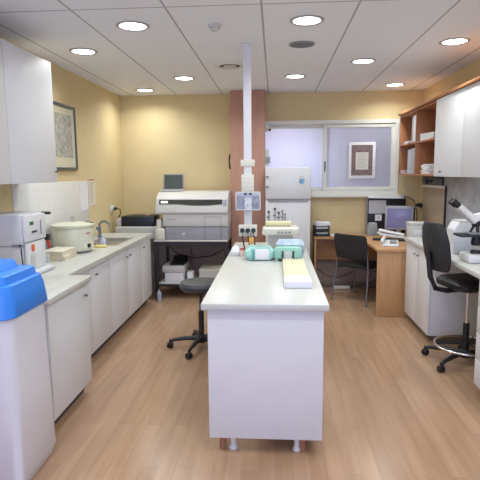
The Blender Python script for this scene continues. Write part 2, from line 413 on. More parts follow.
b.box(wx0, wx1, 3.558, sy0, .862, .90).box(wx0, wx1, sy1, 6.20, .862, .90).box(wx0, sx0, sy0, sy1, .862, .90).box(sx1, wx1, sy0, sy1, .862, .90)
tag(b.build('worktop', TOPM), 'long cream worktop on the left with the steel sink set in', 'worktop')
# sink
t = thing('sink', 'stainless steel sink set into the left worktop', 'sink', (-1.855, 5.39, .90))
b = MB(); q = .018
b.box(sx0 - q, sx1 + q, sy0 - q, sy0 + .012, .9005, .904).box(sx0 - q, sx1 + q, sy1 - .012, sy1 + q, .9005, .904).box(sx0 - q, sx0 + .012, sy0 + .012, sy1 - .012, .9005, .904).box(sx1 - .012, sx1 + q, sy0 + .012, sy1 - .012, .9005, .904)
b.build('rim', STEEL, t, True)
b = MB()
b.box(sx0 + .004, sx0 + .008, sy0 + .004, sy1 - .004, .868, .902).box(sx1 - .008, sx1 - .004, sy0 + .004, sy1 - .004, .868, .902).box(sx0 + .004, sx1 - .004, sy0 + .004, sy0 + .008, .868, .902).box(sx0 + .004, sx1 - .004, sy1 - .008, sy1 - .004, .868, .902).box(sx0 + .004, sx1 - .004, sy0 + .004, sy1 - .004, .864, .868)
b.build('basin', STEEL, t, True)
MB().lathe([(0, 0), (.025, 0), (.022, .003), (0, .002)], c=(-1.855, 5.39, .868), n=20).build('drain', KNOB, t, True)
t = thing('faucet', 'blue-grey swan-neck tap behind the cream centrifuge by the sink', 'tap', (-2.08, 5.76, .90))
FAU = mat('blue_grey_tap', (.18, .23, .30), .35, .3)
MB().lathe([(0, .001), (.03, .001), (.028, .02), (.018, .03), (.016, .10), (0, .10)], n=20).build('tap_body', FAU, t)
MB().tube([(0, 0, .09), (0, 0, .16), (.03, -.01, .19), (.09, -.06, .20), (.15, -.12, .18), (.165, -.13, .13)], .013, 12).build('spout', FAU, t)
MB().box(-.03, .03, -.05, -.02, .10, .13, .008).box(-.008, .008, -.06, -.02, .08, .12, .004).build('tap_lever', FAU, t)
tag(MB().box(-1.85, -1.73, 4.93, 5.01, .9012, .922, .006).build('sponge', mat('yellow_sponge', (.78, .66, .20), .9, var=.1, bump=.3)), 'yellow sponge lying before the sink', 'sponge')
tag(MB().lathe([(0, 0), (.028, 0), (.03, .05), (.025, .075), (.012, .085), (.012, .1), (0, .1)], c=(-1.79, 5.047, .901), n=20).build('soap_bottle', mat('pale_violet_bottle', (.5, .5, .68), .3)), 'small pale violet bottle between centrifuge and sink', 'bottle')

# wall cabinets left
def wall_unit(lab, xb, xf, y0, y1, z0, z1, ky, kz, grp):
    sg = 1 if xf > xb else -1
    t = thing('wall_cabinet', lab, 'cabinet', ((xb + xf) / 2, (y0 + y1) / 2, z0), 0, grp)
    xi = xf - sg * .02
    MB().box(min(xb, xi), max(xb, xi), y0 + .001, y1 - .001, z0, z1, .002).build('carcass', WHITE, t, True)
    d = MB().box(min(xi, xf), max(xi, xf), y0 + .002, y1 - .002, z0 - .004, z1 - .002, .002).build('door', WHITE, t, True)
    knob(MB(), xf, ky, kz, sg).build('knob', KNOB, d, True)
    return t
G2 = 'white wall cabinets on the left wall'
wall_unit('white wall cabinet at top left, next to the framed picture', XL + .002, -1.85, 3.41, 4.16, 1.59, 2.57, 4.12, 1.675, G2)
wall_unit('white wall cabinet cut by the left edge of the photo', XL + .002, -1.85, 2.65, 3.408, 1.59, 2.57, 2.70, 1.675, G2)
# wall cabinets right
G3 = 'white wall cabinets on the right wall'
wall_unit('white wall cabinet beside the brown open shelves', XR - .002, 1.68, 4.66, 5.44, 1.60, 2.385, 5.20, 1.645, G3)
wall_unit('white wall cabinet cut by the right edge of the photo', XR - .002, 1.68, 3.87, 4.658, 1.60, 2.385, 4.0, 1.645, G3)
struct(MB().box(1.66, XR - .002, 3.8, 6.99, 2.389, 2.415, .003).build('trim_5', SHELFW))

# open shelf unit
t = thing('open_shelf', 'brown wooden open shelf unit with four compartments beside the window', 'shelf', (1.86, 6.20, 1.6))
sy0_, sy1_, sz0, sz1 = 5.444, 6.98, 1.60, 2.385
MB().box(1.69, XR - .003, sy0_, sy0_ + .02, sz0, sz1, .001).build('side_panel', SHELFW, t, True); MB().box(1.69, XR - .003, sy1_ - .02, sy1_, sz0, sz1, .001).build('side_panel', SHELFW, t, True)
MB().box(1.69, XR - .02, 6.20, 6.22, sz0 + .02, sz1 - .02, .001).build('divider', SHELFW, t, True)
MB().box(1.69, XR - .003, sy0_ + .021, sy1_ - .021, sz0, sz0 + .02, .001).build('bottom_board', SHELFW, t, True)
MB().box(1.69, XR - .003, sy0_ + .021, sy1_ - .021, sz1 - .02, sz1, .001).build('top_board', SHELFW, t, True)
b = MB(); b.box(1.69, XR - .02, sy0_ + .021, 6.199, 1.985, 2.003, .001).box(1.69, XR - .02, 6.221, sy1_ - .021, 1.985, 2.003, .001); b.build('shelf_board', SHELFW, t, True)
MB().box(XR - .018, XR - .003, sy0_ + .021, sy1_ - .021, sz0 + .021, sz1 - .021).build('back_panel', SHELFW, t, True)
GREYF = mat('grey_binder', (.42, .42, .45), .5)
def papers(x, y, z, sx, sy, h, n, rz, lab, cat='papers', nm='paper_stack', col=None, tilt=.02):
    random.seed(int(abs(x * 100 + y * 1000 + z * 10)))
    b = MB()
    for k in range(n):
        a = random.uniform(-.12, .12)
        z0 = z + h * k / n
        b.box(x - sx / 2, x + sx / 2, y - sy / 2, y + sy / 2, z0 + .0005, z0 + h / n - .0005, 0, RZ(rz + a), (x + random.uniform(-.01, .01), y + random.uniform(-.01, .01), z0))
    return tag(b.build(nm, col or PAPER), lab, cat)
def binder(x, y, z, w, d, h, lab, m=GREYF, tilt=0.0):
    t = thing('binder', lab, 'binder', (x, y, z))
    R = RX(tilt)
    b = MB(); b.box(-d / 2, d / 2, -w / 2, -w / 2 + .003, 0.001, h).box(-d / 2, d / 2, w / 2 - .003, w / 2, 0.001, h).box(-d / 2 - .002, -d / 2 + .002, -w / 2, w / 2, 0.001, h)
    if tilt: bmesh.ops.rotate(b.bm, verts=b.bm.verts[:], cent=(0, w / 2, 0), matrix=R)
    b.build('cover', m, t)
    b = MB().box(-d / 2 + .006, d / 2 - .01, -w / 2 + .006, w / 2 - .006, .006, h - .01)
    if tilt: bmesh.ops.rotate(b.bm, verts=b.bm.verts[:], cent=(0, w / 2, 0), matrix=R)
    b.build('pages', PAPER, t)
    return t
binder(1.815, 6.28, 2.005, .09, .24, .315, 'white binder upright in the upper left compartment of the brown shelves', PAPER)
binder(1.815, 6.365, 2.005, .06, .24, .30, 'grey binder upright beside the white one in the upper shelf compartment', GREYF)
papers(1.81, 6.64, 2.004, .22, .26, .03, 4, 0, 'loose papers lying in the upper left compartment of the brown shelves')
papers(1.83, 5.86, 2.004, .24, .33, .075, 6, .1, 'pile of papers in the upper right shelf compartment')
papers(1.83, 5.86, 1.621, .24, .33, .11, 8, -.1, 'pile of papers in the lower right shelf compartment')
binder(1.82, 6.32, 1.621, .16, .25, .31, 'wide grey box file in the lower left shelf compartment', GREYF)
binder(1.82, 6.49, 1.621, .15, .24, .30, 'pale grey box file left of the wide one in the lower left shelf compartment', mat('pale_grey_binder', (.5, .5, .56), .5))
COLP = mat('mixed_forms', (.62, .5, .48), .8, var=.35, scale=25)
papers(1.80, 6.80, 1.621, .20, .2, .05, 5, .1, 'pink and white forms lying at the left end of the lowest shelf', col=COLP)

# ------------------------------------------------------------ left wall hangings
t = thing('framed_picture', 'framed grey print on the left wall above the tiles', 'picture', (XL + .002, 5.21, 1.70))
b = MB(); ya, yb, za, zb = 4.74, 5.44, 1.695, 2.37; g = .028
b.box(XL + .002, XL + .026, ya, yb, zb - g, zb, .003).box(XL + .002, XL + .026, ya, yb, za, za + g, .003).box(XL + .002, XL + .026, ya, ya + g, za + g, zb - g, .003).box(XL + .002, XL + .026, yb - g, yb, za + g, zb - g, .003)
b.build('frame', mat('dark_slate_frame', (.075, .09, .10), .4), t, True)
MB().box(XL + .003, XL + .012, ya + g, yb - g, za + g, zb - g).build('mount', mat('cream_mount', (.66, .62, .45), .7), t, True)
MB().box(XL + .0125, XL + .014, ya + .10, yb - .10, za + .13, zb - .10).build('print', mat('grey_etching', (.42, .41, .34), .7, var=.35, scale=22), t, True)
t = thing('paper_notice', 'narrow notice sheet with red heading taped at the tile edge', 'notice', (XL + .012, 5.88, 1.27))
MB().box(XL + .001, XL + .003, 5.77, 6.0, 1.265, 1.60).build('sheet', mat('notice_paper', (.74, .66, .52), .8), t, True)
MB().box(XL + .0032, XL + .004, 5.79, 5.98, 1.575, 1.59).build('heading', mat('red_print', (.5, .12, .08), .8), t, True)
b = MB()
for k in range(9): b.box(XL + .0032, XL + .0038, 5.83, 5.93 - .01 * (k % 3), 1.54 - k * .028, 1.547 - k * .028)
b.box(XL + .0032, XL + .0038, 5.79, 5.98, 1.27, 1.276); b.build('printed_lines', mat('grey_print', (.35, .33, .32), .8), t, True)
tag(MB().box(XL + .0105, XL + .012, 5.48, 5.72, 1.24, 1.56).build('paper_sheet', PAPER), 'plain white sheet on the left tiles beside the notice', 'paper')
t = thing('wall_socket', 'white wall socket with black plug in the back left corner', 'socket', (XL + .001, 6.62, 1.12))
MB().box(XL + .001, XL + .014, 6.50, 6.66, 1.13, 1.23, .004).build('socket_plate', IVORY, t, True)
MB().cyl((XL + .014, 6.58, 1.18), (XL + .03, 6.58, 1.18), .032, .028, 18).build('socket_well', IVORY, t, True)
t = thing('plug', 'black plug with hanging cable in the corner wall socket', 'plug', (XL + .07, 6.66, 1.15))
MB().cyl((XL + .031, 6.58, 1.18), (XL + .07, 6.60, 1.19), .022, .018, 14).build('plug_body', BLK, t, True)
MB().tube([(XL + .068, 6.60, 1.19), (XL + .10, 6.64, 1.17), (XL + .10, 6.65, 1.11), (XL + .06, 6.65, 1.04), (XL + .04, 6.65, .93)], .007, 8).build('cord', BLK, t, True)

# ------------------------------------------------------------ water purifier on near worktop
t = thing('water_purifier', 'tall white lab water purifier with green display at the left', 'water purifier', (-1.98, 3.66, .902))
bz = .903
MB().box(-2.12, -1.79, 3.50, 3.84, bz + .22, 1.36, .012).build('upper_housing', LGREY if False else mat('grey_white_housing', (.60, .60, .63), .45, var=.02), t, True)
MB().box(-2.11, -1.80, 3.51, 3.83, bz + .001, bz + .218, .008).build('lower_housing', MATS['grey_white_housing'], t, True)
MB().box(-1.789, -1.765, 3.515, 3.835, bz + .25, 1.35, .006).build('front_panel', WHITE, t, True)
MB().box(-1.795, -1.77, 3.53, 3.82, bz + .03, bz + .24, .004).build('front_door', WHITE, t, True)
MB().box(-1.764, -1.760, 3.575, 3.63, 1.275, 1.30, .001).build('display', mat('green_lcd', (.03, .16, .05), .3), t, True)
MB().box(-1.764, -1.760, 3.60, 3.68, 1.215, 1.228, .001).build('button_row', BLK, t, True)
MB().box(-1.769, -1.765, 3.59, 3.635, 1.075, 1.125, .001).build('warning_sticker', mat('orange_red_sticker', (.75, .12, .03), .5), t, True)
MB().box(-1.764, -1.761, 3.74, 3.755, 1.19, 1.30, .001).build('level_window', MGREY, t, True)
b = MB()
for k in range(7): b.box(-1.769, -1.766, 3.57, 3.64, .95 + k * .015, .957 + k * .015)
b.build('vent_slots', LGREY, t, True)
MB().box(-1.79, -1.70, 3.53, 3.83, bz + .001, bz + .028, .006).build('foot_tray', MATS['grey_white_housing'], t, True)
MB().tube([(-1.85, 3.508, 1.13), (-1.80, 3.49, 1.135), (-1.795, 3.485, 1.10), (-1.79, 3.488, .98), (-1.79, 3.495, .93)], .005, 8).build('hose', BLK, t, True)
MB().box(-1.87, -1.77, 3.494, 3.4985, 1.125, 1.14).build('seam_strip', MGREY, t, True)
t.location.x -= .06
t = thing('dispenser_gun', 'black and red dispensing handle on a bracket beside the water purifier', 'dispenser', (-1.83, 3.93, .902))
MB().box(-1.90, -1.80, 3.86, 3.95, .9025, .92, .004).cyl((-1.86, 3.905, .91), (-1.86, 3.905, 1.33), .022, n=14).build('stand', LGREY, t, True)
MB().box(-1.88, -1.78, 3.885, 3.925, 1.33, 1.352, .006).build('arm', BLK, t, True)
MB().box(-1.837, -1.795, 3.885, 3.925, 1.12, 1.17, .006).build('valve', BLK, t, True)
MB().cyl((-1.815, 3.905, 1.118), (-1.80, 3.905, 1.06), .014, .011, 12).build('red_tip', mat('red_plastic', (.55, .05, .02), .4), t, True)
t.location.x -= .035

# slide trays
def tray(x, y, z, lab, rz=0.0):
    t = thing('slide_tray', lab, 'tray', (x, y, z), rz, 'stacked beige slide trays')
    M = mat('beige_tray', (.66, .58, .42), .6)
    MB().box(-.10, .10, -.15, .15, .001, .006).box(-.10, -.095, -.15, .15, .006, .035).box(.095, .10, -.15, .15, .006, .035).box(-.095, .095, -.15, -.145, .006, .035).box(-.095, .095, .145, .15, .006, .035).build('tray_body', M, t)
    MB().box(-.098, .098, -.148, .148, .0355, .041, .002).build('tray_lid', mat('ivory_lid', (.74, .69, .55), .5), t)
    return t
tray(-1.93, 4.30, .90, 'lower beige slide tray on the worktop before the cream centrifuge', .05)
tray(-1.94, 4.31, .942, 'upper beige slide tray stacked before the cream centrifuge', -.04)
tag(MB().lathe([(0, 0), (.03, 0), (.034, .08), (.032, .085), (.028, .083), (.025, .01), (0, .01)], c=(-1.95, 4.06, .901), n=20).build('beaker', mat('frosted_plastic_beaker', (.68, .70, .72), .3, alpha=.6)), 'small clear beaker between water purifier and centrifuge', 'beaker')

# centrifuge
t = thing('centrifuge', 'round cream benchtop centrifuge on the left worktop', 'centrifuge', (-1.955, 4.68, .90))
MB().lathe([(0, .001), (.155, .001), (.155, .018), (0, .018)], n=40).build('base_ring', MGREY, t)
MB().lathe([(0, .018), (.17, .018), (.185, .03), (.193, .12), (.196, .235), (.19, .245), (0, .245)], n=56).build('drum', CREAM, t)
MB().lathe([(.0, .246), (.203, .246), (.207, .255), (.205, .27), (.15, .283), (.08, .29), (0, .291)], n=56).build('lid', CREAM, t)
MB().lathe([(0, .291), (.012, .291), (.01, .31), (.016, .325), (.014, .345), (0, .348)], n=16).build('lid_knob', STEEL, t)
MB().box(.10, .185, .04, .065, .268, .288, .006, RY(.1)).build('lid_latch', BLK, t)
def on_drum(b_, ang, w, z0, z1, r0, r1, n=6):
    P = []
    for k in range(n + 1):
        a = ang + (k / n - .5) * w / r1
        P.append((math.cos(a) * r1, math.sin(a) * r1))
    for k in range(n, -1, -1):
        a = ang + (k / n - .5) * w / r1
        P.append((math.cos(a) * r0, math.sin(a) * r0))
    return b_.prism(P, 'Z', z0, z1)
A_ = math.radians(-30)
on_drum(MB(), A_, .085, .045, .105, .185, .196).build('control_panel', IVORY, t)
on_drum(MB(), A_ + .12, .035, .055, .09, .196, .204).build('switch', BLK, t)
on_drum(MB(), A_ + .1, .05, .185, .20, .190, .1985).build('brand_strip', mat('faded_red_print', (.6, .25, .22), .6), t)

# ------------------------------------------------------------ blue-lid tank (foreground)
t = thing('softener_tank', 'white square-sided tank with a bright blue lid in the left foreground', 'tank', (-1.55, 2.53, 0))
def ring(hx, hy, r, z, cx=0, cy=0): return [(px, py, z) for (px, py) in rrect(cx, cy, hx, hy, r)]
TANK = mat('milky_white_tank', (0.70, 0.70, 0.75), 0.45, var=.015)
MB().loft([ring(.225, .215, .07, .002), ring(.24, .23, .07, .05), ring(.243, .233, .07, .055), ring(.235, .225, .07, .5), ring(.228, .218, .065, .935)]).build('tank_body', TANK, t)
MB().loft([ring(.243, .233, .07, .93), ring(.246, .236, .07, .935), ring(.235, .222, .065, 1.04), ring(.222, .208, .06, 1.09), ring(.21, .196, .055, 1.095)]).build('lid_skirt', BLUE, t)
MB().loft([ring(.20, .19, .045, 1.0952), ring(.192, .182, .04, 1.135), ring(.182, .172, .035, 1.14)]).build('lid_step', BLUE, t)
MB().loft([ring(.14, .16, .04, 1.1405, -.03, .0), ring(.13, .15, .035, 1.175, -.035, .0), ring(.125, .145, .03, 1.18, -.035, 0)]).build('lid_hatch', BLUE, t)
MB().loft([ring(.07, .15, .03, 1.1805, -.11, .0), ring(.055, .13, .03, 1.24, -.115, .0), ring(.05, .12, .03, 1.245, -.115, 0)]).build('valve_cover', BLUE, t)

# ------------------------------------------------------------ island
t = thing('lab_island', 'white island bench with cream top in the middle of the floor', 'island', (-.055, 3.95, 0))
IX0, IX1, IY0, IY1 = -.415, .305, 2.70, 5.20
MB().box(IX0, IX1, IY0, IY1, .882, .922, .006).build('bench_top', TOPM, t, True)
MB().box(-.382, .278, IY0 + .035, IY0 + .06, .10, .881, .002).build('end_panel', WHITE, t, True)
MB().box(-.382, .278, IY1 - .06, IY1 - .035, .10, .881, .002).build('end_panel', WHITE, t, True)
MB().box(-.10, .27, IY0 + .062, IY1 - .062, .10, .881, .002).build('cabinet_body', WHITE, t, True)
for (x, y) in ((-.29, 2.80), (.185, 2.80), (-.09, 5.08), (.185, 5.08)):
    l = MB().cyl((x - .018, y, .002), (x - .018, y, .10), .021, n=14).build('leg', mat('brown_leg', (.34, .16, .09), .5), t, True)
for (x, y) in ((-.245, 2.80), (.135, 2.80)):
    MB().cyl((x, y, .002), (x, y, .012), .026, n=16).cyl((x, y, .012), (x, y, .04), .022, .014, n=14).cyl((x, y, .04), (x, y, .10), .017, n=12).build('adjustable_foot', WHITE, t, True)

# drop pole
t = thing('power_pole', 'white power pole hanging from the ceiling over the island', 'power pole', (-.237, 4.46, H))
px, py = -.237, 4.46
MB().box(px - .034, px + .034, py - .025, py + .025, 1.10, H - .003, .003).build('pole', mat('white_trunking', (.72, .72, .74), .4, var=.01), t, True)
MB().box(px - .045, px + .045, py - .034, py + .034, H - .02, H - .0015, .003).build('ceiling_collar', MATS['white_trunking'], t, True)
MB().box(px - .062, px + .062, py - .032, py + .03, 1.705, 1.765, .004).build('cross_box', IVORY, t, True)
MB().box(px - .055, px + .055, py - .042, py - .026, 1.47, 1.635, .004).build('junction_cover', IVORY, t, True)
b = MB()
for k in range(4): b.box(px - .056, px + .056, py - .0425, py - .0415, 1.49 + k * .036, 1.493 + k * .036)
b.build('cover_seams', LGREY, t, True)
s_ = MB().box(px - .082, px + .082, py - .05, py - .026, 1.085, 1.19, .004).build('socket_plate', IVORY, t, True)
for k in (-1, 0, 1):
    tp = thing('plug', ['left', 'middle', 'right'][k + 1] + 'most of the three black plugs in the pole socket' if k else 'middle one of the three black plugs in the pole socket', 'plug', (px + k * .05, py - .05, 1.14), 0, 'black plugs on the pole')
    tp['label'] = {-1: 'left of the three black plugs in the pole socket', 0: 'middle of the three black plugs in the pole socket', 1: 'right of the three black plugs in the pole socket'}[k]
    MB().cyl((0, -.001, 0), (0, -.035, 0), .021, .019, 18).cyl((0, -.035, 0), (0, -.04, 0), .012, .01, 12).build('plug_body', BLK, tp)
    MB().tube([(0, -.028, -.015), (.004, -.045, -.05), (.012, -.05, -.10), (.022, -.045, -.16), (.03, -.03, -.2145)], .006, 8).build('cord', BLK, tp)
tp = thing('orange_adapter', 'small orange tag hanging below the pole socket', 'tag', (px + .035, py - .13, 1.03))
MB().box(-.022, .022, -.01, .01, 0, .055, .004).build('tag_body', mat('orange_plastic', (.75, .38, .08), .5), tp)
MB().tube([(0, .0, .054), (-.005, .01, .07), (-.012, .03, .085)], .003, 6).build('tag_loop', BLK, tp)
# clear holder
t = thing('card_holder', 'clear holder with small grey cards fixed to the white pole', 'card holder', (px, py - .06, 1.32))
CLR = mat('clear_blue_plastic', (.62, .66, .74), .15, alpha=.55)
x0, x1, z0, z1 = px - .105, px + .115, 1.325, 1.485
MB().box(x0, x1, py - .048, py - .044, z0, z1).box(x0, x1, py - .085, py - .044, z0 - .004, z0).build('back_sheet', CLR, t, True)
b = MB(); g = .006; b.box(x0, x1, py - .088, py - .084, z0, z0 + g).box(x0, x1, py - .088, py - .084, z1 - g, z1).box(x0, x0 + g, py - .088, py - .084, z0, z1).box(x1 - g, x1, py - .088, py - .084, z0, z1); b.build('front_rim', IVORY, t, True)
for k in range(3):
    xa = x0 + .012 + k * .068
    tc_ = MB().box(xa, xa + .06, py - .07, py - .066, z0 + .005, z0 + .12 - .015 * (k % 2)).build('card', mat('grey_card' if k != 1 else 'pale_card', (.28, .30, .36) if k != 1 else (.62, .62, .66), .5, var=.3, scale=30), t, True)
for q in (-.03, .015): MB().box(px + q, px + q + .022, py - .083, py - .075, z1 - .03, z1 - .012).build('clip', BLK, t, True)

# ------------------------------------------------------------ things on the island
ZI = .9225
GRN = mat('mint_green_card', (.30, .56, .45), .55, var=.08)
# left green & white wrapped bundle
t = thing('wrapped_pack', 'green and white wrapped pack on the island, left one of the pair', 'pack', (-.125, 4.16, ZI), .05)
MB().loft([ring(.10, .07, .03, .001), ring(.125, .085, .035, .03), ring(.125, .085, .04, .08), ring(.09, .06, .03, .115)]).build('wrap', mat('green_clear_wrap', (.36, .62, .55), .25, var=.25, scale=14), t)
MB().box(-.04, .075, -.094, -.0865, .012, .10, .003).build('white_label', PAPER, t)
MB().box(-.066, -.044, -.092, -.08, .01, .095, .004).build('green_strip', mat('teal_strip', (.10, .38, .32), .5), t)
t = thing('glove_box', 'mint green dispenser box with two dark slots on the island', 'box', (.112, 4.10, ZI), -.02)
MB().box(-.112, .112, -.06, .06, .0255, .105, .01).box(-.10, .10, -.05, .05, .104, .112, .004).build('box_body', GRN, t)
MB().box(-.10, -.08, -.055, .055, .001, .025).box(.08, .10, -.055, .055, .001, .025).build('box_feet', GRN, t)
b = MB(); b.box(-.052, -.036, -.066, -.0605, .022, .09, .003).box(.036, .052, -.066, -.0605, .022, .09, .003); b.build('slot', mat('dark_green_slot', (.02, .07, .06), .6), t)
MB().box(-.03, .03, -.064, -.0605, .018, .085, .002).build('front_label', LGREY, t)
t = tag(MB().loft([ring(.10, .05, .03, 4.0, 0, 0)] if False else [[(x_ + .135, y_ + 4.25, z_ + ZI) for (x_, y_, z_) in r_] for r_ in (ring(.09, .05, .03, .001), ring(.12, .07, .04, .04), ring(.125, .075, .04, .12), ring(.10, .05, .03, .155))]).build('plastic_bag', mat('pale_blue_wrap', (.42, .52, .62), .3, var=.2, scale=16)), 'pale blue plastic bag behind the mint green box', 'bag')
# white tissues + red items on left edge
tag(MB().loft([[(x_ - .345, y_ + 4.37, z_ + ZI) for (x_, y_, z_) in r_] for r_ in (ring(.035, .03, .02, .001), ring(.045, .04, .02, .03), ring(.03, .025, .015, .07), ring(.012, .01, .005, .085))]).build('crumpled_tissue', PAPER), 'crumpled white tissue at the far left of the island', 'tissue')
def jar(x, y, lab, cm):
    t = thing('reagent_jar', lab, 'jar', (x, y, ZI), 0, 'small jars at the foot of the pole')
    MB().lathe([(0, .001), (.022, .001), (.023, .04), (.018, .05), (0, .05)], n=18).build('jar_body', mat('pale_pink_jar', (.70, .50, .44), .35), t)
    MB().lathe([(0, .051), (.019, .051), (.019, .068), (0, .069)], n=18).build('jar_lid', cm, t)
jar(-.285, 4.33, 'small jar with a red lid at the foot of the white pole', mat('dull_red_lid', (.5, .10, .09), .4))
jar(-.235, 4.35, 'small jar with a pale lid left of the green wrapped pack', IVORY)
# yellow / white plate stack
t = thing('slide_rack', 'pale yellow ribbed rack with a white front at the right edge of the island', 'rack', (.150, 3.52, ZI), 0)
YEL = mat('pale_yellow_plastic', (.76, .72, .46), .5, var=.05)
MB().box(-.085, .085, -.235, .42, .001, .038, .004).build('rack_body', YEL, t)
b = MB()
for k in range(7): b.box(-.082 + k * .0245, -.072 + k * .0245, -.23, .416, .0382, .046, .001)
b.build('rack_ribs', mat('cream_rib', (.80, .77, .56), .5), t)
MB().box(-.088, .088, -.43, -.237, .001, .044, .004).build('white_end', PAPER, t)
# white flatbed instrument behind
t = thing('tube_roller', 'white flat roller mixer on a pedestal at the far end of the island', 'lab instrument', (.06, 4.86, ZI))
MB().box(-.12, .12, -.06, .10, .001, .13, .01).build('pedestal', LGREY, t)
MB().loft([ring(.17, .12, .02, .131), ring(.18, .13, .025, .15), ring(.175, .125, .02, .19), ring(.15, .10, .02, .205)]).build('housing', IVORY, t)
MB().box(-.12, .09, -.06, .06, .2055, .215, .003).build('recess_plate', mat('beige_plate', (.50, .44, .36), .5), t)
b = MB()
for k in range(4): b.cyl((-.02 + k * .035, -.132, .16), (-.02 + k * .035, -.145, .16), .011, .009, 12)
b.build('knob', MGREY, t)
tag(MB().box(-.085, .165, 4.83, 4.94, ZI + .2165, ZI + .25, .004).build('foam_pad', mat('pale_yellow_foam', (.78, .74, .42), .8)), 'pale yellow pad lying on top of the roller mixer', 'pad')

# ------------------------------------------------------------ fridge
t = thing('refrigerator', 'white two-door refrigerator beside the wood-clad pillar', 'refrigerator', (.178, 6.8, 0))
FW = mat('fridge_enamel', (.66, .665, .67), .28, var=.01)
fx0, fx1 = -.120, .468
MB().box(fx0, fx1, 6.56, 7.09, .03, 1.705, .008).build('body', FW, t, True)
MB().box(fx0, fx1, 6.50, 6.555, 1.305, 1.715, .014).build('freezer_door', FW, t, True)
fd = MB().box(fx0, fx1, 6.50, 6.555, .10, 1.285, .014).build('fridge_door', FW, t, True)
MB().box(fx0 + .04, fx1 - .03, 6.492, 6.499, 1.27, 1.283, .002).build('grip_strip', MGREY, fd, True)
MB().box(fx0 + .01, fx1 - .01, 6.53, 6.56, .03, .095).build('kick_grille', MGREY, t, True)
b = MB()
for (x, y) in ((fx0 + .05, 6.6), (fx1 - .05, 6.6), (fx0 + .05, 7.04), (fx1 - .05, 7.04)): b.cyl((x, y, .002), (x, y, .03), .018, n=10)
b.build('feet', BLK, t, True)
tag(MB().lathe([(0, 0), (.036, 0), (.036, .004), (.0, .005)], n=28).build('round_sticker', mat('blue_ring_sticker', (.16, .34, .52), .5, var=.5, scale=50)), 'round blue sticker on the freezer door', 'sticker')
o = bpy.data.objects[[o.name for o in bpy.data.objects if o.name.startswith('round_sticker')][0]]
o.rotation_euler = (PI / 2, 0, 0); o.location = (.352, 6.4985, 1.538)
b = MB()
for k in range(5): b.box(.325 + k * .012, .333 + k * .012, 6.4965, 6.4995, 1.588, 1.598)
b.build('brand_mark', MGREY, bpy.data.objects['refrigerator'], True)
# flower magnets
def magnet(x, h, lab, cm):
    t = thing('flower_magnet', lab, 'magnet', (x, 6.4995, 1.02), 0, 'flower magnets on the lower fridge door')
    MB().tube([(0, -.003, 0), (.006, -.003, h * .5), (0, -.003, h)], .004, 6).build('stem', mat('dark_green_stem', (.10, .14, .08), .6), t)
    bb = MB(); bb.cyl((0, -.0005, h), (0, -.008, h), .016, n=12)
    bb.build('flower', cm, t); MB().cyl((-.012, -.0005, h * .45), (-.012, -.006, h * .45), .011, n=10).build('leaf', cm, t)
DK = mat('dark_magnet', (.06, .06, .07), .5); LM = mat('grey_magnet', (.35, .36, .34), .5)
magnet(-.075, .12, 'leftmost short dark flower magnet on the fridge door', DK)
magnet(.005, .16, 'tallest dark flower magnet on the fridge door', DK)
magnet(.055, .11, 'dark flower magnet right of the tallest one', DK)
magnet(.10, .13, 'pale grey flower magnet on the fridge door', LM)
magnet(.135, .09, 'rightmost small flower magnet on the fridge door', LM)
# small dark clips at the fridge's left edge
for (z, lab) in ((1.60, 'upper dark clip at the left edge of the freezer door'), (1.47, 'lower dark clip at the left edge of the freezer door')):
    tag(MB().box(-.112, -.075, 6.482, 6.4993, z - .01, z + .01, .003).build('door_clip', MGREY), lab, 'clip', 'clips on the freezer door')
# fixtures on pillar
t = thing('intercom_handset', 'dark curved handset hanging on the left side of the pillar', 'handset', (-.604, 6.93, 1.65))
MB().box(-.604, -.5985, 6.90, 6.96, 1.71, 1.91, .003).build('cradle', MGREY, t, True)
MB().tube([(-.606, 6.90, 1.70), (-.616, 6.90, 1.73), (-.622, 6.90, 1.80), (-.618, 6.90, 1.87), (-.606, 6.90, 1.91)], [.008, .012, .010, .012, .008], 10).build('handset', BLK, t, True)
t = thing('security_camera', 'small grey and black camera on the pillar by the window top', 'camera', (-.10, 6.9, 2.2))
MB().box(-.129, -.09, 6.87, 6.95, 2.20, 2.30, .008).build('mount', LGREY, t, True)
MB().cyl((-.10, 6.875, 2.25), (-.065, 6.80, 2.22), .028, .024, 16).build('camera_body', LGREY, t, True)
MB().cyl((-.065, 6.80, 2.22), (-.06, 6.79, 2.216), .016, n=12).build('lens', BLK, t, True)
t = thing('air_freshener', 'small grey box with dark front on the pillar above the fridge', 'box', (-.10, 6.88, 1.75))
MB().box(-.129, -.075, 6.86, 6.95, 1.75, 1.96, .008).build('case', LGREY, t, True)
MB().box(-.12, -.06, 6.845, 6.859, 1.78, 1.86, .006).build('front_window', MGREY, t, True)

# ------------------------------------------------------------ poster on window
t = thing('framed_certificate', 'white-framed certificate with brown border on the right window pane', 'certificate', (1.217, 7.118, 1.56))
b = MB(); ya = 7.117
b.box(1.035, 1.40, ya, ya + .012, 1.56, 2.06, .002); b.build('white_surround', PAPER, t, True)
MB().box(1.072, 1.363, ya - .002, ya - .0005, 1.60, 2.02).build('patterned_border', mat('brown_ornament', (.20, .14, .13), .6, var=.5, scale=45), t, True)
MB().box(1.13, 1.305, ya - .0045, ya - .0025, 1.68, 1.92).build('text_panel', mat('cream_paper_panel', (.66, .63, .56), .7), t, True)
b = MB()
for k in range(8): b.box(1.15, 1.285 - (k % 3) * .012, ya - .0055, ya - .0048, 1.90 - k * .026, 1.894 - k * .026)
b.build('text_lines', mat('soft_grey_print', (.42, .40, .38), .8), t, True)

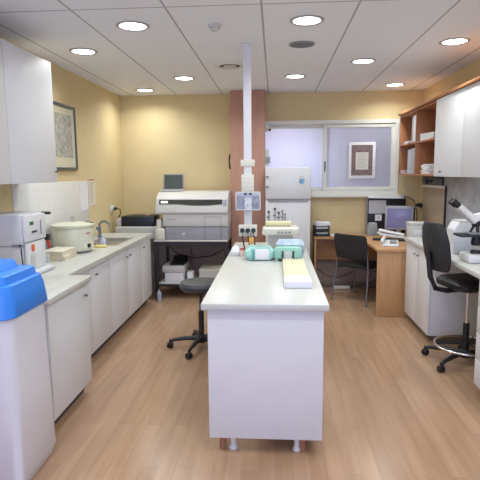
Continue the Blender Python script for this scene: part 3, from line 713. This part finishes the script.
# ------------------------------------------------------------ analyser bench
t = thing('steel_frame_table', 'black-framed table with pale top along the back wall', 'table', (-1.08, 6.68, 0))
tx0, tx1, ty0, ty1 = -1.565, -.602, 6.30, 7.06
MB().box(tx0, tx1, ty0, ty1, .772, .79, .003).build('table_top', LGREY, t, True)
b = MB(); b.box(tx0, tx1, ty0 + .002, ty0 + .035, .715, .771).box(tx0, tx1, ty1 - .035, ty1 - .002, .735, .771).box(tx0, tx0 + .035, ty0 + .035, ty1 - .035, .735, .771).box(tx1 - .035, tx1, ty0 + .035, ty1 - .035, .735, .771); b.build('frame', BLK, t, True)
for (x, y) in ((tx0, ty0 + .002), (tx0, ty1 - .042), (tx1 - .04, ty0 + .002), (tx1 - .04, ty1 - .042)):
    MB().box(x, x + .04, y, y + .04, .002, .714, .003).build('leg', BLK, t, True)
MB().box(tx0 + .042, tx1 - .042, ty0 + .045, ty1 - .05, .20, .218, .003).build('lower_shelf', LGREY, t, True)
b = MB(); b.box(tx0 + .041, tx1 - .041, ty0 + .044, ty0 + .07, .17, .199); b.build('shelf_rail', BLK, t, True)
# white cupboard behind the counter end
tag(MB().box(-2.17, -1.70, 6.28, 7.10, .002, .788, .006).build('side_cupboard', WHITE), 'low white cupboard in the corner behind the left worktop', 'cupboard')
# loader
t = thing('sample_loader', 'pale instrument with a black front cover in the back left corner', 'lab instrument', (-1.83, 6.62, .79))
ZL = .791
MB().loft([[(x, y, z) for (x, y, z) in r_] for r_ in (ring(.27, .20, .02, 0.001, 0, 0), ring(.28, .21, .02, .02), ring(.28, .21, .02, .155), ring(.27, .20, .02, .165))]).build('body', LGREY, t)
MB().box(-.20, .24, -.17, .17, .166, .30, .006).build('black_cover', mat('blue_black_cover', (.010, .014, .022), .35), t)
MB().box(.10, .16, -.1, .15, .301, .312).box(-.11, .22, .02, .19, .301, .315, .003).build('brown_lid', mat('brown_board', (.30, .20, .12), .6), t)
MB().box(-.27, -.205, -.16, .16, .166, .27, .01).build('end_block', LGREY, t)
t = thing('sample_rack', 'small white block with notched top beside the analyser', 'rack', (-1.50, 6.48, .79))
MB().box(-.045, .075, -.16, .10, .001, .15, .015).build('block', IVORY, t)
MB().box(-.035, .025, -.12, .06, .151, .265, .008).build('rack_post', IVORY, t)
MB().box(.026, .05, -.10, .04, .151, .24, .004).build('dark_slot', MGREY, t)

# analyser
t = thing('blood_analyser', 'large white benchtop analyser with a dark window strip against the back wall', 'lab analyser', (-1.02, 6.7, .79))
ax0, ax1 = -1.415, -.602
AXL, AXR = -1.545, -.600
ANW = mat('analyser_white', (.60, .585, .56), .4, var=.01)
ANG = mat('analyser_grey', (.32, .32, .35), .4, var=.02)
# lower band, middle band, hood
MB().box(AXL + .13, AXR, 6.36, 7.04, .795, .965, .006).build('grey_base', ANG, t, True)
MB().box(AXL + .10, AXR, 6.35, 7.04, .967, 1.125, .006).build('middle_body', ANW, t, True)
MB().prism([(6.34, 1.128), (6.33, 1.15), (6.36, 1.25), (6.40, 1.33), (6.52, 1.395), (6.60, 1.41), (7.04, 1.41), (7.04, 1.128)], 'X', AXL + .005, AXR, .006).build('hood', ANW, t, True)
def hood_y(z):
    P = [(6.33, 1.15), (6.36, 1.25), (6.40, 1.33)]
    for (ya, za), (yb, zb) in zip(P, P[1:]):
        if za <= z <= zb: return ya + (yb - ya) * (z - za) / (zb - za)
# window strip follows the hood face
b = MB(); n = 16; top = []; bot = []
xs = [AXL + .05 + (AXR - .07 - AXL - .05) * k / n for k in range(n + 1)]
for k, x in enumerate(xs):
    u = k / n; zb = 1.255 - .018 * math.sin(PI * min(1, max(0, (u - .3) / .7))) if u > .3 else 1.255
    top.append((x, hood_y(1.312) - .006, 1.312)); bot.append((x, hood_y(zb) - .006, zb))
vt = [b.bm.verts.new(p) for p in top]; vb = [b.bm.verts.new(p) for p in bot]
vt2 = [b.bm.verts.new((p[0], p[1] + .004, p[2])) for p in top]; vb2 = [b.bm.verts.new((p[0], p[1] + .004, p[2])) for p in bot]
for k in range(n):
    b.bm.faces.new((vb[k], vb[k + 1], vt[k + 1], vt[k])); b.bm.faces.new((vb2[k], vt2[k], vt2[k + 1], vb2[k + 1]))
    b.bm.faces.new((vt[k], vt[k + 1], vt2[k + 1], vt2[k])); b.bm.faces.new((vb[k], vb2[k], vb2[k + 1], vb[k + 1]))
b.bm.faces.new((vt[0], vt2[0], vb2[0], vb[0])); b.bm.faces.new((vt[-1], vb[-1], vb2[-1], vt2[-1]))
b.build('window_strip', mat('smoked_window', (.04, .04, .035), .2), t, True)
y_ = hood_y(1.28)
MB().box(AXL + .075, AXL + .165, y_ - .012, y_ - .006, 1.268, 1.295, .002, RX(.4) if False else None).build('lit_window', mat('lit_indicator', (.85, .85, .8), .3, emit=(1, .98, .9), estr=1.2), t, True)
MB().box(AXR - .06, AXR - .012, 6.36, 6.372, 1.225, 1.31, .003, RX(-.2)).build('blue_grey_label', mat('blue_grey_label', (.33, .38, .46), .5), t, True)
b = MB(); b.box(AXL + .27, AXL + .275, 6.338, 6.342, 1.135, 1.16).box(AXL + .27, AXL + .275, 6.325, 6.336, 1.14, 1.155, 0)
b.build('hood_seam', MGREY, t, True)
b = MB(); g = .003
b.box(-.90, -.90 + g, 6.346, 6.352, .968, 1.09).box(-.90, -.69, 6.346, 6.352, 1.09, 1.09 + g).box(-.69, -.69 + g, 6.346, 6.352, .968, 1.09); b.build('flap_outline', MGREY, t, True)
for q in (-.90, -.69): MB().box(q, q + g, 6.356, 6.362, .80, .964).build('panel_groove', BLK, t, True)
b = MB()
for k in range(7): b.box(-1.39 + k * .016, -1.38 + k * .016, 6.346, 6.35, 1.055, 1.067)
b.box(-1.30, -1.28, 6.356, 6.36, .86, .885).box(-1.33, -1.315, 6.356, 6.36, .86, .885); b.build('lettering', MGREY, t, True)
MB().box(-1.20, -1.16, 6.355, 6.36, .85, .88, .002).build('pale_badge', LGREY, t, True)
# laptop on the analyser
t = thing('laptop', 'grey laptop open on top of the analyser', 'laptop', (-1.39, 6.74, 1.411))
MB().box(-.145, .145, -.16, .06, .001, .022, .005).build('keyboard_base', LGREY, t)
b = MB(); b.box(-.145, .145, .062, .075, .01, .235, .006); bmesh.ops.rotate(b.bm, verts=b.bm.verts[:], cent=(0, .07, .01), matrix=RX(math.radians(-10))); b.build('screen_lid', MGREY, t)
b = MB(); b.box(-.125, .125, .0595, .0612, .03, .22); bmesh.ops.rotate(b.bm, verts=b.bm.verts[:], cent=(0, .07, .01), matrix=RX(math.radians(-10))); b.build('display', mat('dark_green_screen', (.07, .085, .08), .15), t)
b = MB()
for r in range(4):
    for k in range(10): b.box(-.125 + k * .0255, -.105 + k * .0255, -.08 + r * .028, -.058 + r * .028, .0225, .0255)
b.build('keys', MGREY, t)

# printer & boxes on lower shelf
t = thing('printer', 'grey-white printer with black top tray on the lower shelf', 'printer', (-1.33, 6.58, .2185))
MB().box(-.12, .13, -.20, .18, .001, .13, .008).build('paper_cassette', WHITE, t)
MB().box(-.15, .15, -.21, .20, .131, .22, .015).build('printer_body', LGREY, t)
MB().prism([(-.16, .221), (.12, .221), (.17, .30), (.15, .305), (.05, .24), (-.16, .235)], 'X', -.06, .13).build('top_tray', BLK, t)
tag(MB().box(-1.165, -1.085, 6.45, 6.58, .2195, .345, .004).build('carton', PAPER), 'small white carton right of the printer on the lower shelf', 'box')
t = thing('supply_box', 'low grey box behind the round stool seat on the lower shelf', 'box', (-.83, 6.62, .2185))
MB().box(-.17, .17, -.18, .15, .001, .14, .006).build('box_base', LGREY, t)
MB().box(-.175, .175, -.185, .155, .141, .165, .006).build('box_lid', IVORY, t)
t = tag(MB().tube([(-1.52, 6.98, .62), (-1.40, 7.0, .50), (-1.15, 7.0, .44), (-.9, 7.0, .47), (-.65, 7.0, .60)], .007, 8).build('cable', BLK), 'black cable sagging along the wall under the analyser table', 'cable')
t = tag(MB().tube([(-1.2, 7.01, .71), (-1.22, 7.02, .6), (-1.18, 7.03, .45), (-1.2, 7.03, .4)], .005, 8).build('cable', BLK), 'thin cable hanging down behind the printer', 'cable')
t = tag(MB().lathe([(0, .001), (.03, .001), (.032, .11), (.012, .13), (.012, .15), (0, .15)], c=(-1.50, 6.24, 0), n=16).build('bottle', mat('blue_grey_bottle', (.40, .46, .55), .3)), 'small blue-grey bottle on the floor by the black table leg', 'bottle')

# ------------------------------------------------------------ stools
def castor(b, x, y, a):
    c, s = math.cos(a), math.sin(a)
    b.cyl((x, y, .05), (x, y, .085), .01, n=10)
    for o in (-.014, .014):
        b.cyl((x + o * -s - .0085 * s, y + o * c + .0085 * c, .030), (x + o * -s + .0085 * s, y + o * c - .0085 * c, .030), .028, n=18)
    b.box(x - .018, x + .018, y - .02, y + .02, .036, .058, .006)
    return b
def stool(lab, loc, rz, legs_rot, seat_z, back=False, ringz=None, rl=.30):
    t = thing('lab_stool', lab, 'stool', loc, rz)
    MB().lathe([(0, .062), (.045, .062), (.05, .075), (.045, .115), (.03, .13), (0, .13)], n=24).build('hub', BLK, t)
    for k in range(5):
        a = legs_rot + k * 2 * PI / 5; c, s = math.cos(a), math.sin(a)
        l = MB().tube([(c * .035, s * .035, .10), (c * rl * .5, s * rl * .5, .098), (c * rl * .85, s * rl * .85, .085), (c * rl, s * rl, .07)], [.024, .021, .017, .014], 10).build('leg', BLK, t)
        castor(MB(), c * rl, s * rl, a + 1.2).build('castor', BLK, l)
    MB().cyl((0, 0, .12), (0, 0, .36), .026, n=20).build('column_sleeve', BLK, t)
    MB().cyl((0, 0, .36), (0, 0, seat_z - .05), .015, n=16).build('gas_piston', CHROME if back else BLK, t)
    if ringz:
        R = .25
        b = MB(); b.tube([(R * math.cos(2 * PI * k / 48), R * math.sin(2 * PI * k / 48), ringz) for k in range(48)], .011, 10, True)
        b.build('foot_ring', CHROME, t)
        b = MB()
        for k in range(3):
            a = legs_rot + k * 2 * PI / 3 + .5; b.tube([(.028 * math.cos(a), .028 * math.sin(a), ringz + .02), (.24 * math.cos(a), .24 * math.sin(a), ringz)], .008, 8)
        b.cyl((0, 0, ringz - .02), (0, 0, ringz + .05), .034, n=18); b.build('ring_spokes', BLK, t)
    MB().box(-.09, .09, -.08, .08, seat_z - .05, seat_z - .031, .005).build('seat_plate', BLK, t)
    if back:
        MB().loft([ring(.17, .18, .08, seat_z - .03), ring(.205, .21, .09, seat_z - .01), ring(.21, .215, .09, seat_z + .03), ring(.18, .185, .08, seat_z + .055)]).build('seat', BLK, t)
        b = MB(); b.tube([(-.08, 0, seat_z - .04), (-.20, 0, seat_z - .045), (-.31, 0, seat_z - .02), (-.36, 0, seat_z + .08), (-.39, 0, seat_z + .30)], .022, 10)
        b.build('back_bar', BLK, t)
        # curved padded backrest
        b = MB(); rings = []
        H0 = seat_z + .135
        for (dz, w_, th) in ((0, .12, .02), (.03, .155, .035), (.12, .185, .042), (.25, .19, .04), (.35, .165, .036), (.40, .12, .025)):
            z = H0 + dz; pts = []
            m = 12
            lean = -.34 - .18 * (dz - .1)
            for k in range(m + 1):
                v = -1 + 2 * k / m; pts.append((lean - th / 2 * math.sqrt(max(.05, 1 - v ** 4)) + .04 * v * v, w_ * v, z))
            for k in range(m, -1, -1):
                v = -1 + 2 * k / m; pts.append((lean + th / 2 * math.sqrt(max(.05, 1 - v ** 4)) + .04 * v * v, w_ * v, z))
            rings.append(pts)
        b.loft(rings); b.build('backrest', mat('black_vinyl', (.022, .023, .026), .5, var=.1), t)
        MB().tube([(0, .09, seat_z - .04), (.0, .18, seat_z - .045), (.0, .24, seat_z - .04)], .007, 8).build('height_lever', BLK, t)
    else:
        MB().lathe([(0, seat_z - .03), (.17, seat_z - .03), (.195, seat_z - .01), (.2, seat_z + .02), (.185, seat_z + .045), (.12, seat_z + .055), (0, seat_z + .055)], n=48).build('seat', DGREY, t)
    return t
stool('round dark grey stool on castors at the left side of the island', (-.69, 4.52, 0), 0, math.radians(184), .60)
stool('black high-backed stool with chrome foot ring at the right worktop', (1.64, 4.24, 0), math.radians(15), math.radians(131), .70, True, .165, .335)

# ------------------------------------------------------------ right-hand bench
RB = XR - .016
G4 = 'white base cabinets along the right wall'
base_unit('white two-door base cabinet under the far end of the right worktop', RB, 1.465, 4.72, 5.58, .08, .888, [(4.72, 5.15, 5.09), (5.15, 5.58, 5.21)], G4)
base_unit('white drawer unit at the right edge below the microscope bench', RB, 1.465, 2.85, 3.60, .10, .888, [], G4, drawers=4)
tag(MB().box(1.44, XR - .002, 2.6, 5.60, .892, .93, .006).build('worktop', TOPM), 'long white worktop along the right wall carrying the microscope', 'worktop')
ZR = .9305
# microscope, faces -X
t = thing('microscope', 'white microscope with black stage on the right worktop', 'microscope', (1.675, 4.05, ZR), 0)
MW = mat('microscope_white', (.74, .73, .70), .35, var=.01)
MB().box(-.16, .13, -.11, .11, .001, .065, .015).build('base', MW, t)
MB().prism([(.03, .066), (.12, .066), (.12, .30), (.06, .385), (-.04, .385), (-.04, .345), (.03, .31)], 'Y', -.035, .035, .008).build('arm', MW, t)
MB().prism([(-.13, .34), (-.02, .318), (.04, .386), (.0, .40), (-.13, .37)], 'Y', -.05, .05, .006).build('head', MW, t)
for s in (-1, 1):
    e = MB().cyl((-.09, s * .03, .325), (-.225, s * .031, .445), .03, .024, 18).build('eyepiece_tube', MW, t)
    MB().cyl((-.225, s * .031, .445), (-.275, s * .031, .487), .023, .026, 18).build('eyepiece', BLK, e)
MB().cyl((-.05, 0, .34), (.05, 0, .45), .034, .03, 20).build('camera_port', MW, t)
MB().lathe([(0, .285), (.035, .285), (.04, .30), (.035, .32), (0, .32)], c=(-.07, 0, 0), n=20).build('nosepiece', BLK, t)
for k, (dx, dy) in enumerate(((-.05, 0), (0, -.035), (.02, .03))):
    MB().cyl((-.07 + dx * .4, dy * .5, .287), (-.07 + dx, dy, .235), .012, .009, 12).build('objective', BLK, t)
MB().box(-.22, .05, -.09, .09, .205, .222, .003).build('stage', BLK, t)
MB().box(-.14, -.01, -.06, .06, .2225, .236, .003).build('slide_holder', MGREY, t)
MB().lathe([(0, .13), (.03, .13), (.038, .15), (.03, .2), (0, .2)], c=(-.07, 0, 0), n=20).build('condenser', BLK, t)
MB().lathe([(0, .066), (.04, .066), (.035, .09), (0, .095)], c=(-.07, 0, 0), n=20).build('field_lens', BLK, t)
MB().box(-.008, .025, -.03, .03, .066, .204, .003).build('stage_rail', BLK, t)
for s in (-1, 1): MB().cyl((.06, s * .036, .12), (.06, s * .062, .12), .032, n=20).cyl((.06, s * .062, .12), (.06, s * .08, .12), .018, n=16).build('focus_knob', MGREY, t)
# white box behind the microscope
t = thing('lamp_housing_box', 'white box with cut corner behind the microscope', 'box', (1.69, 4.50, ZR))
MB().prism([(-.13, .001), (.05, .001), (.05, .28), (-.09, .28), (-.13, .21)], 'Y', -.10, .10, .006).build('case', WHITE, t)
MB().box(-.09, .05, -.1, .1, .281, .29, .003).build('cap', LGREY, t)

# board & switches on right wall
t = thing('wall_board', 'beige board with white top and dark edge on the right wall beyond the worktop', 'board', (XR - .002, 6.3, .95))
MB().box(XR - .016, XR - .0125, 6.015, 6.93, 1.0, 1.44, .002).build('panel', mat('beige_panel', (.46, .36, .25), .6, var=.06), t, True)
MB().box(XR - .03, XR - .0125, 6.015, 6.95, 1.441, 1.475, .003).build('top_frame', IVORY, t, True)
MB().box(XR - .035, XR - .0125, 6.0, 6.013, .98, 1.475, .003).build('edge_strip', BLK, t, True)
t = thing('wall_console', 'dark grey control panel on the right wall under the shelves', 'control panel', (XR - .002, 6.4, 1.5))
MB().box(XR - .04, XR - .0125, 6.14, 6.90, 1.48, 1.578, .004).build('console_body', mat('slate_console', (.085, .09, .11), .5), t, True)
MB().cyl((XR - .041, 6.66, 1.52), (XR - .07, 6.66, 1.52), .028, .024, 18).build('knob', BLK, t, True)
MB().cyl((XR - .041, 6.50, 1.52), (XR - .06, 6.50, 1.52), .018, .016, 14).build('small_knob', BLK, t, True)
tag(MB().box(XR - .06, XR - .002, 6.96, 7.05, 1.16, 1.215, .01).cyl((XR - .06, 7.0, 1.19), (XR - .09, 7.0, 1.19), .015, n=12).build('wall_switch', BLK), 'black plug-in adapter on the right wall above the desk', 'adapter')
tag(MB().tube([(1.79, 7.08, 1.30), (1.85, 7.05, 1.30), (1.91, 6.98, 1.25), (1.94, 6.92, 1.12), (1.94, 6.9, .95), (1.93, 6.9, .80)], .009, 8).build('cable', mat('brown_black_cable', (.05, .04, .035), .5)), 'dark cable curving down behind the monitor by the window', 'cable')

# ------------------------------------------------------------ desk
t = thing('corner_desk', 'light wooden corner desk with curved inner edge under the window', 'desk', (1.3, 6.5, 0))
DZ = .78
out = [(.54, 7.10), (.54, 6.74), (.86, 6.72)]
P0, P1, P2, P3 = Vector((.86, 6.72)), Vector((1.08, 6.66)), Vector((1.13, 6.35)), Vector((1.16, 5.95))
for k in range(1, 13):
    u = k / 12; q = (1 - u) ** 3 * P0 + 3 * u * (1 - u) ** 2 * P1 + 3 * u * u * (1 - u) * P2 + u ** 3 * P3; out.append((q.x, q.y))
out += [(1.16, 5.625), (2.01, 5.625), (2.01, 7.10)]
MB().prism(out, 'Z', DZ - .028, DZ).build('desk_top', BEECH, t, True)
MB().box(1.165, 1.99, 5.64, 5.665, .002, DZ - .029, .001).build('end_panel', BEECHZ, t, True)
MB().box(.545, .57, 6.75, 7.08, .002, DZ - .029, .001).build('side_panel', BEECHZ, t, True)
MB().box(.571, 1.95, 7.04, 7.058, .42, DZ - .029, .001).build('modesty_panel', BEECH, t, True)
def dk(nm, lab, cat, loc, rz=0, g=None): return thing(nm, lab, cat, (loc[0], loc[1], DZ + .0005), rz, g)
# letter trays with papers
t = dk('letter_tray', 'stacked black letter trays with papers at the left end of the desk', 'letter tray', (.645, 6.90, 0), .03)
b = MB()
for k in range(2):
    z = .002 + k * .07
    b.box(-.10, .10, -.13, .13, z, z + .006).box(-.10, -.095, -.13, .13, z, z + .05).box(.095, .10, -.13, .13, z, z + .05).box(-.095, .095, .125, .13, z, z + .05).box(-.10, -.085, .10, .13, z, z + .07).box(.085, .10, .10, .13, z, z + .07).box(-.10, -.085, -.13, -.11, z, z + .07).box(.085, .10, -.13, -.11, z, z + .07)
    b.box(-.095, .095, -.13, -.125, z + .006, z + .035)
b.build('tray_stack', BLK, t)
papers(.645, 6.90, DZ + .010, .17, .22, .045, 4, 0, 'papers in the lower letter tray')
papers(.645, 6.90, DZ + .0795, .17, .22, .045, 4, 0, 'papers in the upper letter tray')
papers(.655, 6.90, DZ + .144, .20, .24, .045, 5, .1, 'loose white papers heaped on top of the letter trays')
papers(.86, 6.92, DZ + .0005, .21, .16, .012, 2, .2, 'thin white papers lying flat on the desk beside the trays')
# black partition with notes
t = dk('pinboard', 'black upright board with papers pinned on, standing on the desk by the window', 'board', (1.57, 7.06, 0))
MB().box(-.27, .25, -.012, .012, .001, .50, .003).build('board', BLK, t)
MB().box(-.285, -.272, -.03, .02, .001, .50, .002).build('side_edge', MGREY, t)
MB().box(-.255, -.02, -.018, -.0125, .29, .475).build('large_note', mat('grey_paper', (.55, .55, .58), .8), t)
MB().box(-.165, -.075, -.018, -.0125, .19, .275).build('small_note', PAPER, t)
MB().box(-.13, -.11, -.0195, -.0182, .22, .245).build('red_mark', mat('pink_print', (.6, .3, .3), .8), t)
tag(MB().box(1.30, 1.78, 6.99, 7.045, DZ + .503, DZ + .525, .003, RY(.02)).build('folder', PAPER), 'white folder lying along the top of the black board', 'folder')
t = dk('desktop_speaker', 'small grey speaker on the desk left of the monitor', 'speaker', (1.345, 6.92, 0), .1)
MB().loft([ring(.065, .05, .015, .001), ring(.065, .05, .015, .10), ring(.055, .042, .012, .17), ring(.045, .036, .01, .175)]).build('case', mat('blue_grey_case', (.36, .38, .40), .5), t)
MB().box(-.045, .045, -.058, -.0505, .015, .13, .004).build('grille', mat('blue_grey_grille', (.31, .33, .35), .7, var=.1, scale=80), t)
t = dk('monitor', 'flat grey-framed computer monitor with violet screen on the desk corner', 'monitor', (1.66, 6.74, 0), math.radians(-14))
MB().lathe([(0, .001), (.10, .001), (.095, .012), (.03, .02), (0, .02)], n=28).build('foot', LGREY, t)
MB().box(-.03, .03, .02, .045, .015, .22, .006).build('neck', LGREY, t)
MB().box(-.18, .18, -.03, .018, .10, .415, .008).build('bezel', mat('silver_bezel', (.38, .38, .42), .4), t)
MB().box(-.155, .155, -.034, -.0305, .125, .385, .001).build('screen', mat('violet_screen', (.10, .09, .17), .2, emit=(.24, .23, .42), estr=.35), t)
MB().box(.17, .20, -.028, .03, .15, .40, .005).build('side_shade', BLK, t)
t = dk('keyboard', 'black keyboard before the monitor', 'keyboard', (1.46, 6.40, 0), math.radians(-16))
MB().box(-.20, .20, -.07, .07, .001, .018, .005).build('key_base', BLK, t)
b = MB()
for r in range(5):
    for k in range(15): b.box(-.19 + k * .0255, -.169 + k * .0255, -.06 + r * .024, -.041 + r * .024, .0182, .024)
b.build('keys', DGREY, t)
t = thing('open_binder', 'white open binder resting on the keyboard before the monitor', 'binder', (1.475, 6.44, DZ + .027), math.radians(-16))
b = MB(); b.box(-.16, .17, -.06, .10, .001, .03, .004); bmesh.ops.rotate(b.bm, verts=b.bm.verts[:], cent=(.17, 0, 0), matrix=RY(.12)); b.build('lower_cover', PAPER, t)
b = MB(); b.box(-.15, .17, -.05, .11, .034, .05, .003); bmesh.ops.rotate(b.bm, verts=b.bm.verts[:], cent=(.17, 0, 0), matrix=RY(.18)); b.build('upper_pages', PAPER, t)
b = MB().box(-.158, -.12, -.062, -.0605, .04, .06); b.build('green_tab', mat('green_tab', (.05, .28, .14), .6), t)
t = dk('telephone', 'white desk telephone on the near end of the desk', 'telephone', (1.36, 5.93, 0), math.radians(-10))
MB().prism([(-.10, .001), (.10, .001), (.10, .06), (-.10, .02)], 'X', -.09, .10, .005).build('phone_base', WHITE, t)
MB().box(.0, .08, -.05, .05, .05, .053, 0, RX(.2)).build('keypad', MGREY, t)
b = MB(); b.tube([(-.09, -.09, .05), (-.085, -.06, .075), (-.06, .02, .09), (-.055, .07, .095), (-.055, .10, .08)], [.018, .02, .014, .02, .018], 12); b.build('receiver', WHITE, t)
t = thing('desk_box', 'pale grey ribbed box at the far end of the right worktop', 'box', (1.64, 5.72, DZ + .0005), 0)
MB().box(-.12, .10, -.07, .10, .001, .275, .006).build('box_body', LGREY, t)
MB().box(-.125, .105, -.075, .105, .276, .30, .004).build('box_lid', LGREY, t)
MB().box(-.08, .06, -.0735, -.0705, .12, .22, .001).build('front_card', MATS['fridge_enamel'], t)

# cable + socket strip under desk
t = thing('socket_strip', 'white socket strip at the wall under the desk', 'socket strip', (.95, 7.0, .002))
MB().box(-.12, .12, -.03, .03, .001, .045, .006).build('strip_body', IVORY, t)
MB().tube([(.12, 0, .02), (.25, -.02, .05), (.45, .0, .12), (.6, .02, .2)], .006, 8).build('cord', BLK, t)
tag(MB().tube([(.60, 7.0, .30), (.72, 6.98, .20), (.9, 6.98, .17), (1.05, 6.99, .22), (1.15, 7.01, .30)], .006, 8).build('cable', BLK), 'dark cable sagging under the desk against the wall', 'cable')

# ------------------------------------------------------------ visitor chair
t = thing('office_chair', 'black visitor chair with grey metal legs at the corner desk', 'chair', (1.12, 6.42, 0), math.radians(-43))
# local: faces +Y, back at -Y
LG = mat('grey_metal_tube', (.22, .22, .23), .35, .6)
for s in (-1, 1):
    MB().tube([(s * .26, -.27, .016), (s * .25, -.235, .25), (s * .235, -.20, .43), (s * .23, -.215, .60), (s * .225, -.235, .72)], .011, 10).cyl((s * .26, -.272, .002), (s * .26, -.27, .03), .015, n=10).build('leg', LG, t)
    MB().tube([(s * .25, .24, .016), (s * .24, .21, .25), (s * .23, .18, .43)], .011, 10).cyl((s * .25, .242, .002), (s * .25, .24, .03), .015, n=10).build('leg', LG, t)
MB().tube([(-.235, -.20, .425), (-.23, .18, .425), (.23, .18, .425), (.235, -.20, .425)], .010, 8).build('seat_frame', LG, t)
MB().loft([ring(.20, .18, .06, .438), ring(.235, .215, .07, .45), ring(.235, .215, .07, .475), ring(.20, .18, .06, .492)]).build('seat', BLK, t)
b = MB(); rings = []
for (z, w_, dy, th) in ((.56, .19, -.218, .012), (.58, .215, -.222, .022), (.70, .235, -.238, .026), (.83, .235, -.262, .024), (.868, .225, -.272, .02), (.88, .20, -.276, .012)):
    pts = []; m = 12
    for k in range(m + 1):
        v = -1 + 2 * k / m; pts.append((w_ * v, dy - th / 2 - .03 * (1 - v * v), z))
    for k in range(m, -1, -1):
        v = -1 + 2 * k / m; pts.append((w_ * v, dy + th / 2 - .03 * (1 - v * v), z))
    rings.append(pts)
b.loft(rings).build('backrest', mat('black_chair_fabric', (.018, .018, .020), .7, var=.15, scale=60, bump=.2), t)
